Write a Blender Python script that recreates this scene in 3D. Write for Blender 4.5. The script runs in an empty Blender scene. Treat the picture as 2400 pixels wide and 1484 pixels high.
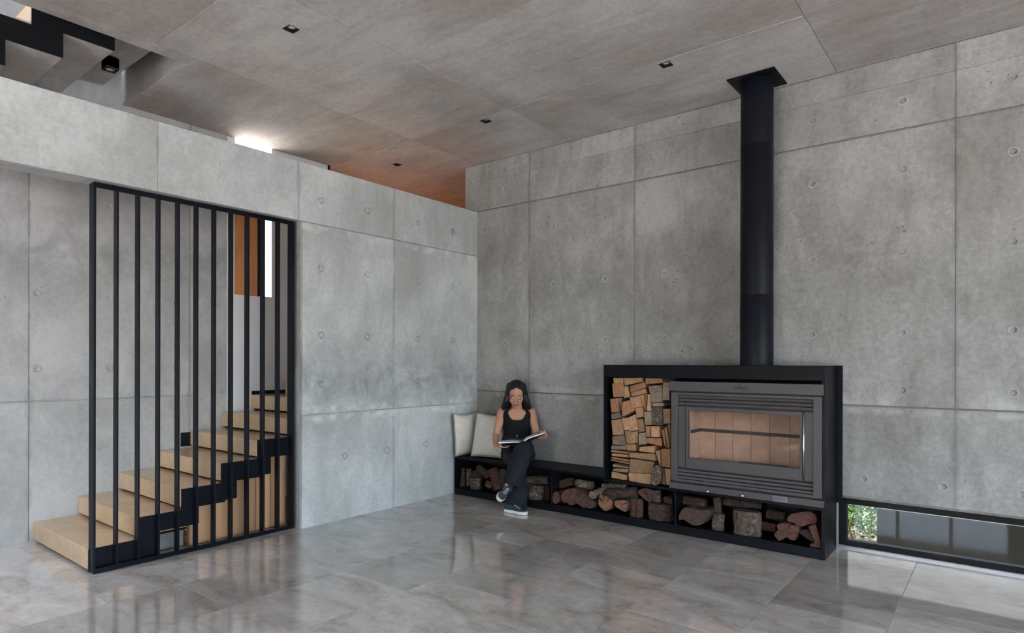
import bpy, bmesh, math, random
from mathutils import Vector, Matrix, noise as mnoise

scene = bpy.context.scene
COL = scene.collection
PI = math.pi

# ------------------------------------------------------------------ camera
FPX, CYP = 1470.0, 848.8                       # focal length and horizon row for a 2400 x 1484 frame
YAW, ROLL = math.radians(38.27), math.radians(0.1136)
CAM = Vector((4.956, -5.613, 1.5))
FWD = Vector((-math.sin(YAW), math.cos(YAW), 0))
RT = Vector((math.cos(YAW), math.sin(YAW), 0))
UP = Vector((0, 0, 1))
CA = RT * math.cos(ROLL) + UP * math.sin(ROLL)
CB = UP * math.cos(ROLL) - RT * math.sin(ROLL)
cam = bpy.data.cameras.new('camera')
cam.sensor_width = 36.0
cam.lens = FPX / 2400 * 36.0
cam.shift_y = (CYP - 742.0) / 2400
cam.clip_start = 0.05
camo = bpy.data.objects.new('camera', cam)
COL.objects.link(camo)
camo.matrix_world = Matrix(((CA.x, CB.x, -FWD.x, CAM.x), (CA.y, CB.y, -FWD.y, CAM.y), (CA.z, CB.z, -FWD.z, CAM.z), (0, 0, 0, 1)))
scene.camera = camo

# ------------------------------------------------------------------ world, sun, exposure
world = bpy.data.worlds.new('world')
scene.world = world
world.use_nodes = True
wn = world.node_tree
wn.nodes.clear()
sky = wn.nodes.new('ShaderNodeTexSky')
sky.sky_type = 'NISHITA'
sky.sun_disc = False
sky.sun_elevation = math.radians(60)
sky.sun_rotation = math.radians(-90)
sky.air_density = 1.0
sky.dust_density = 3.0
sky.ozone_density = 1.0
bg = wn.nodes.new('ShaderNodeBackground')
bg.inputs['Strength'].default_value = 0.40
wo = wn.nodes.new('ShaderNodeOutputWorld')
hsv = wn.nodes.new('ShaderNodeHueSaturation')
hsv.inputs['Saturation'].default_value = 0.75
wn.links.new(sky.outputs[0], hsv.inputs['Color'])
wn.links.new(hsv.outputs[0], bg.inputs['Color'])
wn.links.new(bg.outputs[0], wo.inputs['Surface'])
sun = bpy.data.lights.new('sun', 'SUN')
sun.energy = 4.6
sun.angle = math.radians(0.6)
sun.color = (1.0, 0.94, 0.86)
suno = bpy.data.objects.new('sun', sun)
COL.objects.link(suno)
suno.rotation_euler = Vector((math.cos(math.radians(60)), -0.05, -math.sin(math.radians(60)))).to_track_quat('-Z', 'Y').to_euler()

vs = scene.view_settings
vs.view_transform = 'Standard'
vs.look = 'None'
vs.exposure = 3.47
vs.gamma = 1.0
vs.use_curve_mapping = False
cyc = scene.cycles
cyc.max_bounces = 6
cyc.diffuse_bounces = 3
cyc.glossy_bounces = 3
cyc.transmission_bounces = 3
cyc.transparent_max_bounces = 8
cyc.caustics_reflective = False
cyc.caustics_refractive = False
cyc.adaptive_threshold = 0.06


XE, YS, ZC = 11.0, -9.6, 3.845                  # far east wall, south wall, ceiling
EW = (-8.0, -2.3, 0.0, 3.6)                    # east glazing: y0 y1 z0 z1
SW = (2.2, 5.0, 0.0, 2.3)                      # south glazing: x0 x1 z0 z1


# ------------------------------------------------------------------ helpers
def ray(px, py):
    return FWD + CA * ((px - 1200) / FPX) - CB * ((py - CYP) / FPX)


def atY(px, py, y):
    d = ray(px, py)
    return CAM + d * ((y - CAM.y) / d.y)


def atX(px, py, x):
    d = ray(px, py)
    return CAM + d * ((x - CAM.x) / d.x)


def atZ(px, py, z):
    d = ray(px, py)
    return CAM + d * ((z - CAM.z) / d.z)


class MB:
    def __init__(s):
        s.v, s.f, s.m = [], [], []

    def add(s, vs_, fs, mi=0):
        o = len(s.v)
        s.v += [tuple(q) for q in vs_]
        s.f += [tuple(i + o for i in f) for f in fs]
        s.m += [mi] * len(fs)
        return s

    def box(s, x0, x1, y0, y1, z0, z1, mi=0):
        return s.add([(x0, y0, z0), (x1, y0, z0), (x1, y1, z0), (x0, y1, z0), (x0, y0, z1), (x1, y0, z1), (x1, y1, z1), (x0, y1, z1)],
                     [(3, 2, 1, 0), (4, 5, 6, 7), (0, 1, 5, 4), (1, 2, 6, 5), (2, 3, 7, 6), (3, 0, 4, 7)], mi)

    def prism(s, A, B, mi=0, mcap=None):
        n = len(A)
        s.add(list(A) + list(B), [(i, (i + 1) % n, n + (i + 1) % n, n + i) for i in range(n)], mi)
        o = len(s.v) - 2 * n
        s.f += [tuple(o + i for i in reversed(range(n))), tuple(o + n + i for i in range(n))]
        s.m += [mi if mcap is None else mcap] * 2
        return s

    def prism_x(s, poly, x0, x1, mi=0):
        return s.prism([(x0, a, b) for a, b in poly], [(x1, a, b) for a, b in poly], mi)

    def prism_y(s, poly, y0, y1, mi=0):
        return s.prism([(a, y0, b) for a, b in poly], [(a, y1, b) for a, b in poly], mi)

    def prism_z(s, poly, z0, z1, mi=0):
        return s.prism([(a, b, z0) for a, b in poly], [(a, b, z1) for a, b in poly], mi)

    def rings(s, R, mi=0, caps=True, mcap=None):
        n = len(R[0])
        o = len(s.v)
        for r in R:
            s.v += [tuple(q) for q in r]
        for k in range(len(R) - 1):
            for i in range(n):
                s.f.append((o + k * n + i, o + k * n + (i + 1) % n, o + (k + 1) * n + (i + 1) % n, o + (k + 1) * n + i))
                s.m.append(mi)
        if caps:
            s.f += [tuple(o + i for i in reversed(range(n))), tuple(o + (len(R) - 1) * n + i for i in range(n))]
            s.m += [mi if mcap is None else mcap] * 2
        return s

    def tube(s, pts, rad, n=10, mi=0, closed=False):
        pts = [Vector(q) for q in pts]
        R = []
        k = len(pts)
        for i, q in enumerate(pts):
            a = pts[(i - 1) % k] if (closed or i > 0) else q
            b = pts[(i + 1) % k] if (closed or i < k - 1) else q
            t = (b - a).normalized()
            h = Vector((0, 0, 1)) if abs(t.z) < .9 else Vector((1, 0, 0))
            u = t.cross(h).normalized()
            w = u.cross(t)
            r = rad[i] if isinstance(rad, (list, tuple)) else rad
            R.append([q + u * (r * math.cos(2 * PI * j / n)) + w * (r * math.sin(2 * PI * j / n)) for j in range(n)])
        if closed:
            R.append(R[0])
        return s.rings(R, mi, not closed)

    def capsule(s, p0, p1, r0, r1, n=14, flat=1.0, fdir=None):
        p0, p1 = Vector(p0), Vector(p1)
        t = (p1 - p0)
        L = t.length
        t = t.normalized() if L > 1e-6 else Vector((0, 0, 1))
        h = Vector(fdir) if fdir else (Vector((0, 1, 0)) if abs(t.y) < .8 else Vector((1, 0, 0)))
        u = t.cross(h).normalized()
        w = u.cross(t)
        R = []
        for a in (-80, -55, -28, 0):
            R.append((p0 + t * (r0 * math.sin(math.radians(a))), r0 * math.cos(math.radians(a))))
        for a in (0, 28, 55, 80):
            R.append((p1 + t * (r1 * math.sin(math.radians(a))), r1 * math.cos(math.radians(a))))
        return s.rings([[c + u * (r * math.cos(2 * PI * j / n)) + w * (r * flat * math.sin(2 * PI * j / n)) for j in range(n)] for c, r in R])

    def ellipsoid(s, c, r, M=None, n=20, k=12):
        c = Vector(c)
        M = M or Matrix.Identity(3)
        R = []
        for i in range(k + 1):
            a = -PI / 2 + PI * (i + .5) / (k + 1)
            R.append([c + M @ Vector((r[0] * math.cos(a) * math.cos(2 * PI * j / n), r[1] * math.cos(a) * math.sin(2 * PI * j / n), r[2] * math.sin(a))) for j in range(n)])
        return s.rings(R)

    def mesh(s, name, bevel=0, seg=1, smooth=False, fix=True):
        bm = bmesh.new()
        V = [bm.verts.new(q) for q in s.v]
        for f, mi in zip(s.f, s.m):
            try:
                fc = bm.faces.new([V[i] for i in f])
                fc.material_index = mi
            except ValueError:
                pass
        if fix:
            bmesh.ops.remove_doubles(bm, verts=bm.verts, dist=1e-6)
            bmesh.ops.recalc_face_normals(bm, faces=bm.faces)
        if bevel:
            es = [e for e in bm.edges if len(e.link_faces) == 2 and e.calc_face_angle(0) > .5]
            bmesh.ops.bevel(bm, geom=es, offset=bevel, segments=seg, affect='EDGES', clamp_overlap=True)
        me = bpy.data.meshes.new(name)
        bm.to_mesh(me)
        bm.free()
        if smooth:
            for p in me.polygons:
                p.use_smooth = True
        return me

    def build(s, name, mat, parent=None, bevel=0, seg=1, smooth=False, fix=True):
        me = s.mesh(name, bevel, seg, smooth, fix)
        return put(name, me, mat, parent)


def put(name, me, mat, parent=None):
    for m in (mat if isinstance(mat, (list, tuple)) else [mat]):
        if m:
            me.materials.append(m)
    o = bpy.data.objects.new(name, me)
    COL.objects.link(o)
    if parent:
        o.parent = parent
    return o


def tag(o, label=None, cat=None, group=None, kind=None):
    if label:
        o['label'] = label
    if cat:
        o['category'] = cat
    if group:
        o['group'] = group
    if kind:
        o['kind'] = kind
    return o


def empty(name, loc=(0, 0, 0)):
    o = bpy.data.objects.new(name, None)
    o.empty_display_size = .1
    COL.objects.link(o)
    o.location = loc
    return o


def thing(name, label, cat, group=None):
    return tag(empty(name), label, cat, group)


def struct(o):
    o['kind'] = 'structure'
    return o


def bx(x0, x1, y0, y1, z0, z1):
    return MB().box(x0, x1, y0, y1, z0, z1)


def apply_mods(o):
    dg = bpy.context.evaluated_depsgraph_get()
    dg.update()
    me = bpy.data.meshes.new_from_object(o.evaluated_get(dg))
    o.modifiers.clear()
    old = o.data
    o.data = me
    if old.users == 0:
        bpy.data.meshes.remove(old)
    return o


def remeshed(mb, name, mat, parent, voxel, smooth=4, fac=.5):
    o = mb.build(name, mat, parent)
    r = o.modifiers.new('r', 'REMESH')
    r.mode = 'VOXEL'
    r.voxel_size = voxel
    if smooth:
        sm = o.modifiers.new('s', 'SMOOTH')
        sm.iterations = smooth
        sm.factor = fac
    apply_mods(o)
    o.data.name = name
    for p in o.data.polygons:
        p.use_smooth = True
    return o


def carve(o, cutter_mb):
    c = cutter_mb.build('cutter', None)
    m = o.modifiers.new('b', 'BOOLEAN')
    m.object = c
    m.operation = 'DIFFERENCE'
    m.solver = 'EXACT'
    apply_mods(o)
    bpy.data.objects.remove(c)
    return o


# ------------------------------------------------------------------ materials
def nt(name):
    m = bpy.data.materials.new(name)
    m.use_nodes = True
    n = m.node_tree
    n.nodes.clear()
    out = n.nodes.new('ShaderNodeOutputMaterial')
    b = n.nodes.new('ShaderNodeBsdfPrincipled')
    n.links.new(b.outputs[0], out.inputs['Surface'])
    return m, n, b


def node(n, t, **k):
    x = n.nodes.new(t)
    for a, b in k.items():
        setattr(x, a, b)
    return x


def sset(n, x, **k):
    for a, b in k.items():
        i = x.inputs[a.replace('_', ' ')]
        if hasattr(b, 'links') or isinstance(b, bpy.types.NodeSocket):
            n.links.new(b, i)
        else:
            i.default_value = b
    return x


def coords(n, scale=(1, 1, 1), rnd=False, kind='Object'):
    tc = node(n, 'ShaderNodeTexCoord')
    v = tc.outputs[kind]
    if rnd:
        oi = node(n, 'ShaderNodeObjectInfo')
        mu = node(n, 'ShaderNodeMath', operation='MULTIPLY')
        n.links.new(oi.outputs['Random'], mu.inputs[0])
        mu.inputs[1].default_value = 37.0
        ad = node(n, 'ShaderNodeVectorMath', operation='ADD')
        n.links.new(v, ad.inputs[0])
        n.links.new(mu.outputs[0], ad.inputs[1])
        v = ad.outputs[0]
    mp = node(n, 'ShaderNodeMapping')
    n.links.new(v, mp.inputs['Vector'])
    mp.inputs['Scale'].default_value = scale
    return mp.outputs[0]


def nz(n, v, scale, detail=6, rough=.6, dist=0):
    x = node(n, 'ShaderNodeTexNoise')
    n.links.new(v, x.inputs['Vector'])
    x.inputs['Scale'].default_value = scale
    x.inputs['Detail'].default_value = detail
    x.inputs['Roughness'].default_value = rough
    x.inputs['Distortion'].default_value = dist
    return x.outputs['Fac']


def ramp(n, f, stops):
    r = node(n, 'ShaderNodeValToRGB')
    n.links.new(f, r.inputs['Fac'])
    e = r.color_ramp.elements
    while len(e) < len(stops):
        e.new(.5)
    for q, (p, c) in zip(e, stops):
        q.position = p
        q.color = (*c, 1) if len(c) == 3 else c
    return r.outputs['Color']


def mix(n, f, a, b, bt='MIX'):
    x = node(n, 'ShaderNodeMix', data_type='RGBA', blend_type=bt)
    for i, q in ((0, f), (6, a), (7, b)):
        if isinstance(q, bpy.types.NodeSocket):
            n.links.new(q, x.inputs[i])
        else:
            x.inputs[i].default_value = q if i == 0 else (*q, 1)
    return x.outputs[2]


def mth(n, op, a, b=0.0, c=None):
    x = node(n, 'ShaderNodeMath', operation=op)
    for i, q in enumerate((a, b) if c is None else (a, b, c)):
        if isinstance(q, bpy.types.NodeSocket):
            n.links.new(q, x.inputs[i])
        else:
            x.inputs[i].default_value = q
    return x.outputs[0]


def bump(n, b, h, st=.3, d=.01):
    x = node(n, 'ShaderNodeBump')
    x.inputs['Strength'].default_value = st
    x.inputs['Distance'].default_value = d
    n.links.new(h, x.inputs['Height'])
    n.links.new(x.outputs[0], b.inputs['Normal'])


def concrete(name, dark, light, warm=(0.30, 0.25, 0.20), wamt=.25, pits=.5, stretch=(1, 1, .45), rough=.62, cloud=1.0, seams=None, band=None, efflo=None):
    m, n, b = nt(name)
    v = coords(n, stretch)
    v1 = coords(n)
    vr = coords(n, (1, 1, 1), rnd=True)
    big = nz(n, vr, .85 * cloud, 3, .62, .4)
    mid = nz(n, v, 4.0, 5, .70, .6)
    fine = nz(n, v1, 24, 4, .80)
    f = mth(n, 'ADD', mth(n, 'MULTIPLY', big, .55), mth(n, 'MULTIPLY', mid, .38))
    f = mth(n, 'ADD', f, mth(n, 'MULTIPLY', mth(n, 'SUBTRACT', fine, .5), .36))
    f = mth(n, 'ADD', f, .07)
    c = ramp(n, f, [(.39, dark), (.53, tuple((x + y) / 2 for x, y in zip(dark, light))), (.65, light)])
    wm = mth(n, 'MULTIPLY', ramp(n, big, [(.30, (1, 1, 1)), (.56, (0, 0, 0))]), wamt)
    c = mix(n, wm, c, warm)
    vo = node(n, 'ShaderNodeTexVoronoi', feature='F1')
    n.links.new(v1, vo.inputs['Vector'])
    vo.inputs['Scale'].default_value = 15
    rad = mth(n, 'MULTIPLY', ramp(n, nz(n, v1, 2.2, 1, .6), [(.45, (0, 0, 0)), (.72, (1, 1, 1))]), .17 * pits)
    pit = mth(n, 'LESS_THAN', vo.outputs['Distance'], rad)
    pp = pit
    sx = node(n, 'ShaderNodeSeparateXYZ')
    n.links.new(v1, sx.inputs[0])
    stain = None
    if seams:
        dmin = None
        for q in seams[1]:
            d_ = mth(n, 'ABSOLUTE', mth(n, 'SUBTRACT', sx.outputs[seams[0]], q))
            dmin = d_ if dmin is None else mth(n, 'MINIMUM', dmin, d_)
        wdt = mth(n, 'MULTIPLY', ramp(n, nz(n, v1, 3.0, 3, .7), [(.38, (.02, .02, .02)), (.68, (1, 1, 1))]), .055)
        stain = mth(n, 'MULTIPLY', mth(n, 'MAXIMUM', mth(n, 'SUBTRACT', 1.0, mth(n, 'DIVIDE', dmin, wdt)), 0.0), .40)
    if band:
        bz = mth(n, 'SUBTRACT', 1.0, mth(n, 'MINIMUM', mth(n, 'ABSOLUTE', mth(n, 'DIVIDE', mth(n, 'SUBTRACT', sx.outputs[2], band[0]), band[1])), 1.0))
        bn = ramp(n, nz(n, v1, 2.6, 4, .75, .6), [(.40, (0, 0, 0)), (.62, (1, 1, 1))])
        bs_ = mth(n, 'MULTIPLY', mth(n, 'MULTIPLY', bz, bn), band[2])
        stain = bs_ if stain is None else mth(n, 'MAXIMUM', stain, bs_)
    if stain is not None:
        c = mix(n, stain, c, tuple(x * .45 for x in dark))
    if efflo:
        em = None
        for q, w_ in efflo:
            e_ = mth(n, 'MAXIMUM', mth(n, 'SUBTRACT', 1.0, mth(n, 'ABSOLUTE', mth(n, 'DIVIDE', mth(n, 'SUBTRACT', sx.outputs[2], q), w_))), 0.0)
            em = e_ if em is None else mth(n, 'MAXIMUM', em, e_)
        en = ramp(n, nz(n, v1, 4.5, 3, .65, .4), [(.46, (0, 0, 0)), (.62, (1, 1, 1))])
        c = mix(n, mth(n, 'MULTIPLY', mth(n, 'MULTIPLY', em, en), .75), c, tuple(min(1, x * 1.25) for x in light))
    spk = nz(n, v1, 130, 1, .6)
    c = mix(n, mth(n, 'MULTIPLY', ramp(n, spk, [(.52, (0, 0, 0)), (.70, (1, 1, 1))]), .22 * max(0, pits)), c, tuple(x * .55 for x in dark))
    c = mix(n, mth(n, 'MULTIPLY', pp, .62), c, tuple(x * .35 for x in dark))
    n.links.new(c, b.inputs['Base Color'])
    b.inputs['Roughness'].default_value = rough
    b.inputs['Specular IOR Level'].default_value = .35
    bump(n, b, nz(n, v1, 60, 1, .6), .22, .004)
    return m


def plain(name, col, rough=.5, metal=0, spec=.5, var=.12, sc=6, stretch=(1, 1, 1), bmp=.1, rnd=True, coat=0, bd=.004):
    m, n, b = nt(name)
    v = coords(n, stretch, rnd=rnd)
    f = nz(n, v, sc, 3, .65)
    c = ramp(n, f, [(.3, tuple(x * (1 - var) for x in col)), (.7, tuple(min(1, x * (1 + var)) for x in col))])
    n.links.new(c, b.inputs['Base Color'])
    rr = mth(n, 'ADD', mth(n, 'MULTIPLY', mth(n, 'SUBTRACT', f, .5), .25), rough)
    n.links.new(rr, b.inputs['Roughness'])
    b.inputs['Metallic'].default_value = metal
    b.inputs['Specular IOR Level'].default_value = spec
    b.inputs['Coat Weight'].default_value = coat
    if bmp:
        bump(n, b, nz(n, v, sc * 8, 2, .7), bmp, bd)
    return m


def stone_floor(name):
    m, n, b = nt(name)
    v = coords(n, (1, 1, 1), rnd=True)
    oi = node(n, 'ShaderNodeObjectInfo')
    vs_ = coords(n, (.9, 1.9, 1), rnd=True)
    a = nz(n, vs_, 1.6, 6, .68, 1.2)
    f2 = nz(n, v, 16, 4, .75, .5)
    f = mth(n, 'ADD', mth(n, 'MULTIPLY', a, .70), mth(n, 'MULTIPLY', f2, .30))
    c = ramp(n, f, [(.34, (.29, .235, .190)), (.47, (.455, .402, .350)), (.58, (.545, .498, .450)), (.70, (.64, .603, .56))])
    dk = mth(n, 'ADD', mth(n, 'MULTIPLY', mth(n, 'POWER', oi.outputs['Random'], 1.6), -.30), 1.10)
    hs = node(n, 'ShaderNodeHueSaturation')
    n.links.new(c, hs.inputs['Color'])
    n.links.new(dk, hs.inputs['Value'])
    hs.inputs['Saturation'].default_value = .95
    n.links.new(hs.outputs[0], b.inputs['Base Color'])
    n.links.new(mth(n, 'ADD', mth(n, 'MULTIPLY', f2, .10), .045), b.inputs['Roughness'])
    b.inputs['Specular IOR Level'].default_value = .6
    b.inputs['Coat Weight'].default_value = .7
    b.inputs['Coat Roughness'].default_value = .035
    b.inputs['Coat IOR'].default_value = 1.6
    bump(n, b, nz(n, v, 5, 2, .6), .05, .004)
    return m


def timber(name, c0, c1, sc=3.0, stretch=(1, 1, .12), rough=.5, rnd=True, ring=6.0):
    m, n, b = nt(name)
    v = coords(n, stretch, rnd=rnd)
    f = nz(n, v, sc * 4, 7, .6, 1.2)
    w = nz(n, v, sc * 25, 3, .6)
    g = mth(n, 'ADD', mth(n, 'MULTIPLY', f, .7), mth(n, 'MULTIPLY', w, .3))
    c = ramp(n, g, [(.32, c0), (.68, c1)])
    oi = node(n, 'ShaderNodeObjectInfo')
    hs = node(n, 'ShaderNodeHueSaturation')
    n.links.new(c, hs.inputs['Color'])
    n.links.new(mth(n, 'ADD', mth(n, 'MULTIPLY', oi.outputs['Random'], .5), .72), hs.inputs['Value'])
    n.links.new(hs.outputs[0] if rnd else c, b.inputs['Base Color'])
    b.inputs['Roughness'].default_value = rough
    bump(n, b, g, .25, .004)
    return m


def bark(name, c0, c1, c2):
    m, n, b = nt(name)
    v = coords(n, (1, 1, 1), rnd=True)
    a = nz(n, v, 14, 8, .72, 1.5)
    f2 = nz(n, v, 70, 5, .7, .5)
    g = mth(n, 'ADD', mth(n, 'MULTIPLY', a, .65), mth(n, 'MULTIPLY', f2, .35))
    n.links.new(ramp(n, g, [(.36, c0), (.52, c1), (.68, c2)]), b.inputs['Base Color'])
    b.inputs['Roughness'].default_value = .85
    b.inputs['Specular IOR Level'].default_value = .25
    bump(n, b, g, .9, .02)
    return m


def thin_glass(name, tint=(.92, .95, .95), refl=1.0):
    m, n, b = nt(name)
    n.nodes.remove(b)
    out = [x for x in n.nodes if x.type == 'OUTPUT_MATERIAL'][0]
    t = node(n, 'ShaderNodeBsdfTransparent')
    t.inputs['Color'].default_value = (*tint, 1)
    g = node(n, 'ShaderNodeBsdfGlossy')
    g.inputs['Roughness'].default_value = .01
    lw = node(n, 'ShaderNodeLayerWeight')
    lw.inputs['Blend'].default_value = .5
    fr = mth(n, 'MULTIPLY_ADD', mth(n, 'POWER', lw.outputs['Facing'], 5.0), .95, .045)
    mx = node(n, 'ShaderNodeMixShader')
    n.links.new(mth(n, 'MINIMUM', mth(n, 'MULTIPLY', fr, refl), 1.0), mx.inputs[0])
    n.links.new(t.outputs[0], mx.inputs[1])
    n.links.new(g.outputs[0], mx.inputs[2])
    n.links.new(mx.outputs[0], out.inputs['Surface'])
    return m


M = {}
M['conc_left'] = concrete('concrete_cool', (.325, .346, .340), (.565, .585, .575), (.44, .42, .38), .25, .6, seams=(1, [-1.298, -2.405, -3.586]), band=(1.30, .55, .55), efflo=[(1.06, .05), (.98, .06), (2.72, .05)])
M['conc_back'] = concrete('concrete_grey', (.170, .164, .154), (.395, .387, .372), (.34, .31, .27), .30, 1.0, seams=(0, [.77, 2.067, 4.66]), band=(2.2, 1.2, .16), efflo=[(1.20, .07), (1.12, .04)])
M['conc_stair'] = concrete('concrete_stair', (.30, .30, .292), (.47, .465, .45), (.34, .31, .27), .3, .6, seams=(1, [-4.013, -2.712]), band=(2.45, .6, .45))
M['conc_ceil'] = concrete('concrete_ceiling', (.275, .256, .236), (.51, .488, .462), (.38, .30, .235), .45, .15, (.35, 1.6, 1), .6, .8)
M['conc_dark'] = plain('concrete_core', (.20, .19, .18), .8, var=.2)
M['plug'] = concrete('tie_concrete', (.27, .26, .245), (.42, .41, .39), (.36, .34, .3), .2, .2)
M['plug_dark'] = concrete('tie_concrete_dark', (.20, .21, .205), (.34, .35, .345), (.3, .3, .28), .2, .2)
M['floor'] = stone_floor('polished_stone')
M['grout'] = plain('grout', (.36, .35, .33), .5, var=.1)
M['sill'] = plain('sill_stone', (.40, .37, .34), .6, spec=.2, var=.08, sc=9)
M['steel'] = plain('black_steel', (.0042, .0046, .0062), .44, spec=.13, var=.25, sc=3, bmp=.03)
M['steel_blue'] = plain('blackened_steel', (.0042, .0052, .0090), .40, spec=.14, var=.3, sc=2.5, bmp=.03)
M['stove'] = plain('stove_paint', (.066, .057, .056), .5, metal=.15, var=.08, sc=9, bmp=.05)
M['stove_dark'] = plain('stove_dark_paint', (.03, .028, .028), .6, var=.1)  # one even dark paint for body, rails, guard and knob slots
M['chrome'] = plain('chrome', (.75, .75, .76), .18, metal=1, var=.05, bmp=0)
M['tread'] = concrete('sand_stone', (.40, .262, .145), (.54, .375, .22), (.50, .33, .175), .35, .05, (1, 1, 1), .20, 2.2)
M['plaster'] = plain('white_plaster', (.72, .73, .74), .7, var=.03, sc=3, bmp=.03)
M['beige'] = plain('grey_plaster', (.58, .56, .53), .7, var=.04, sc=3, bmp=.03)
M['timber'] = timber('orange_timber', (.42, .150, .045), (.66, .275, .095), 2.2, (1, 1, .10), .45, False)
M['timber_floor'] = timber('timber_floor', (.20, .095, .045), (.30, .155, .08), 2.2, (.1, 1, 1), .5, False)
M['plywood'] = timber('tan_board', (.42, .235, .120), (.50, .29, .155), .8, (1, 1, .10), .5)
M['lining'] = plain('vermiculite', (.50, .345, .265), .85, var=.16, sc=7)
M['split'] = timber('split_wood', (.235, .118, .055), (.43, .255, .135), 5.0, (1, .14, .5), .75)
M['split_red'] = timber('split_wood_red', (.20, .085, .040), (.355, .175, .085), 5.0, (1, .14, .5), .75)
M['split_grey'] = timber('weathered_wood', (.115, .080, .053), (.30, .225, .155), 5.0, (.6, .2, .6), .85)
M['bark'] = bark('bark_brown', (0.0174, 0.0112, 0.0087), (0.0651, 0.0422, 0.031), (0.1426, 0.1023, 0.0775))
M['bark_pale'] = bark('bark_pale', (.024, .017, .013), (.115, .084, .063), (.40, .325, .25))
M['bark_red'] = bark('bark_red', (0.0217, 0.0112, 0.0081), (0.0806, 0.0384, 0.026), (0.1488, 0.0775, 0.0527))
M['cut_red'] = plain('red_end_grain', (.095, .038, .026), .85, var=.4, sc=22, bmp=.4)
M['cut_tan'] = plain('tan_end_grain', (.20, .095, .045), .85, var=.5, sc=18, bmp=.4)
M['cut_dark'] = plain('dark_end_grain', (.062, .034, .026), .85, var=.4, sc=20, bmp=.4)
M['linen'] = plain('linen', (.58, .54, .475), .92, spec=.1, var=.07, sc=14, bmp=.25)
M['seam'] = plain('linen_seam', (.34, .30, .25), .92, spec=.1, var=.1, sc=30)
M['skin'] = plain('skin', (.45, .232, .150), .5, spec=.35, var=.06, sc=8, bmp=.03)
M['lip'] = plain('lips', (.34, .12, .10), .4, var=.05)
M['hair'] = plain('dark_hair', (.005, .004, .004), .42, spec=.28, var=.4, sc=18, stretch=(3, 3, .25), bmp=.5, bd=.006)
M['tank'] = plain('black_knit', (.006, .0062, .0075), .85, spec=.2, var=.2, sc=40, bmp=.2)
M['trouser'] = plain('navy_black_cloth', (.0085, .0095, .0155), .8, spec=.25, var=.3, sc=7, bmp=.35, bd=.01)
M['canvas'] = plain('teal_canvas', (.030, .048, .052), .85, spec=.2, var=.12, sc=60, bmp=.2)
M['rubber'] = plain('white_rubber', (.62, .60, .56), .6, var=.05)
M['lace'] = plain('white_lace', (.75, .74, .72), .8, var=.05)
M['paper'] = plain('paper', (.78, .77, .76), .6, var=.04, sc=30)
M['print'] = plain('printed_page', (.48, .47, .47), .5, var=.5, sc=9, bmp=0)
M['cover'] = plain('navy_cover', (.018, .030, .085), .35, var=.3, sc=5, bmp=0)
M['gold'] = plain('pale_gold', (.80, .68, .52), .22, metal=1, var=.05, bmp=0)
M['belt'] = plain('belt_leather', (.012, .012, .013), .4, var=.2)
M['lamp_black'] = plain('lamp_black', (.008, .008, .009), .5, var=.1, bmp=0)
M['lamp_glass'] = plain('lamp_reflector', (.62, .62, .62), .15, metal=.6, var=.1, bmp=0)
M['frame'] = plain('window_frame', (.007, .006, .007), .5, spec=.18, var=.15)
M['glass'] = thin_glass('window_glass')
M['stove_glass'] = thin_glass('stove_glass', (.93, .90, .88), .6)
M['glass_tint'] = thin_glass('tinted_glass', (.60, .62, .61), .32)
M['pipe'] = plain('pipe_paint', (.0050, .0060, .0095), .5, spec=.16, var=.05, rnd=False, bmp=0)
M['spec_glass'] = thin_glass('lens_glass', (.98, .98, .97), .35)
M['wall_out'] = plain('garden_wall', (.022, .021, .020), .85, var=.25, sc=3)
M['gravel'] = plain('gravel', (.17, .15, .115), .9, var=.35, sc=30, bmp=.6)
M['paving'] = plain('terrace_paving', (.58, .56, .53), .8, var=.12, sc=3)
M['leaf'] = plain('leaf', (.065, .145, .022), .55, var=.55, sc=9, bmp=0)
M['stem'] = plain('stem', (.16, .12, .07), .8, var=.2)
M['print_black'] = plain('black_print', (.008, .008, .008), .5, var=.05, bmp=0)
M['wplate'] = plain('steel_plate', (.13, .125, .135), .35, metal=.5, var=.06)

# ------------------------------------------------------------------ setting: floor
floor = struct(bx(-1.45, XE, YS, .14, -.12, -.004).build('floor', M['grout']))
TW, TL, GAP = .64, 1.28, .0022
full = bx(0, TW - GAP, 0, TL - GAP, -.02, 0).mesh('tile', .0012)
full.materials.append(M['floor'])
offs = {0: -1.54, 1: -1.23, 2: -1.54, 3: -.92, 4: -1.54, 5: -1.12}
x = 1.23 - TW * 5
ci = -5
while x < XE:
    y = offs[ci % 6] - TL * 8
    while y < 0:
        x0, x1, y0, y1 = max(x, -1.4), min(x + TW - GAP, XE), max(y, YS), min(y + TL - GAP, .0)
        if x1 - x0 > .02 and y1 - y0 > .02:
            if x1 - x0 > TW - .01 and y1 - y0 > TL - .01:
                o = bpy.data.objects.new('tile', full)
                COL.objects.link(o)
                o.location = (x, y, 0)
                o.parent = floor
            else:
                o = bx(x0 - x, x1 - x, y0 - y, y1 - y, -.02, 0).build('tile', M['floor'], floor, .0012)
                o.location = (x, y, 0)
        y += TL
    x += TW
    ci += 1
struct(bx(3.87, 8.02, .002, .16, -.1, .002).build('trim_1', M['sill'], None, .001))


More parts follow.
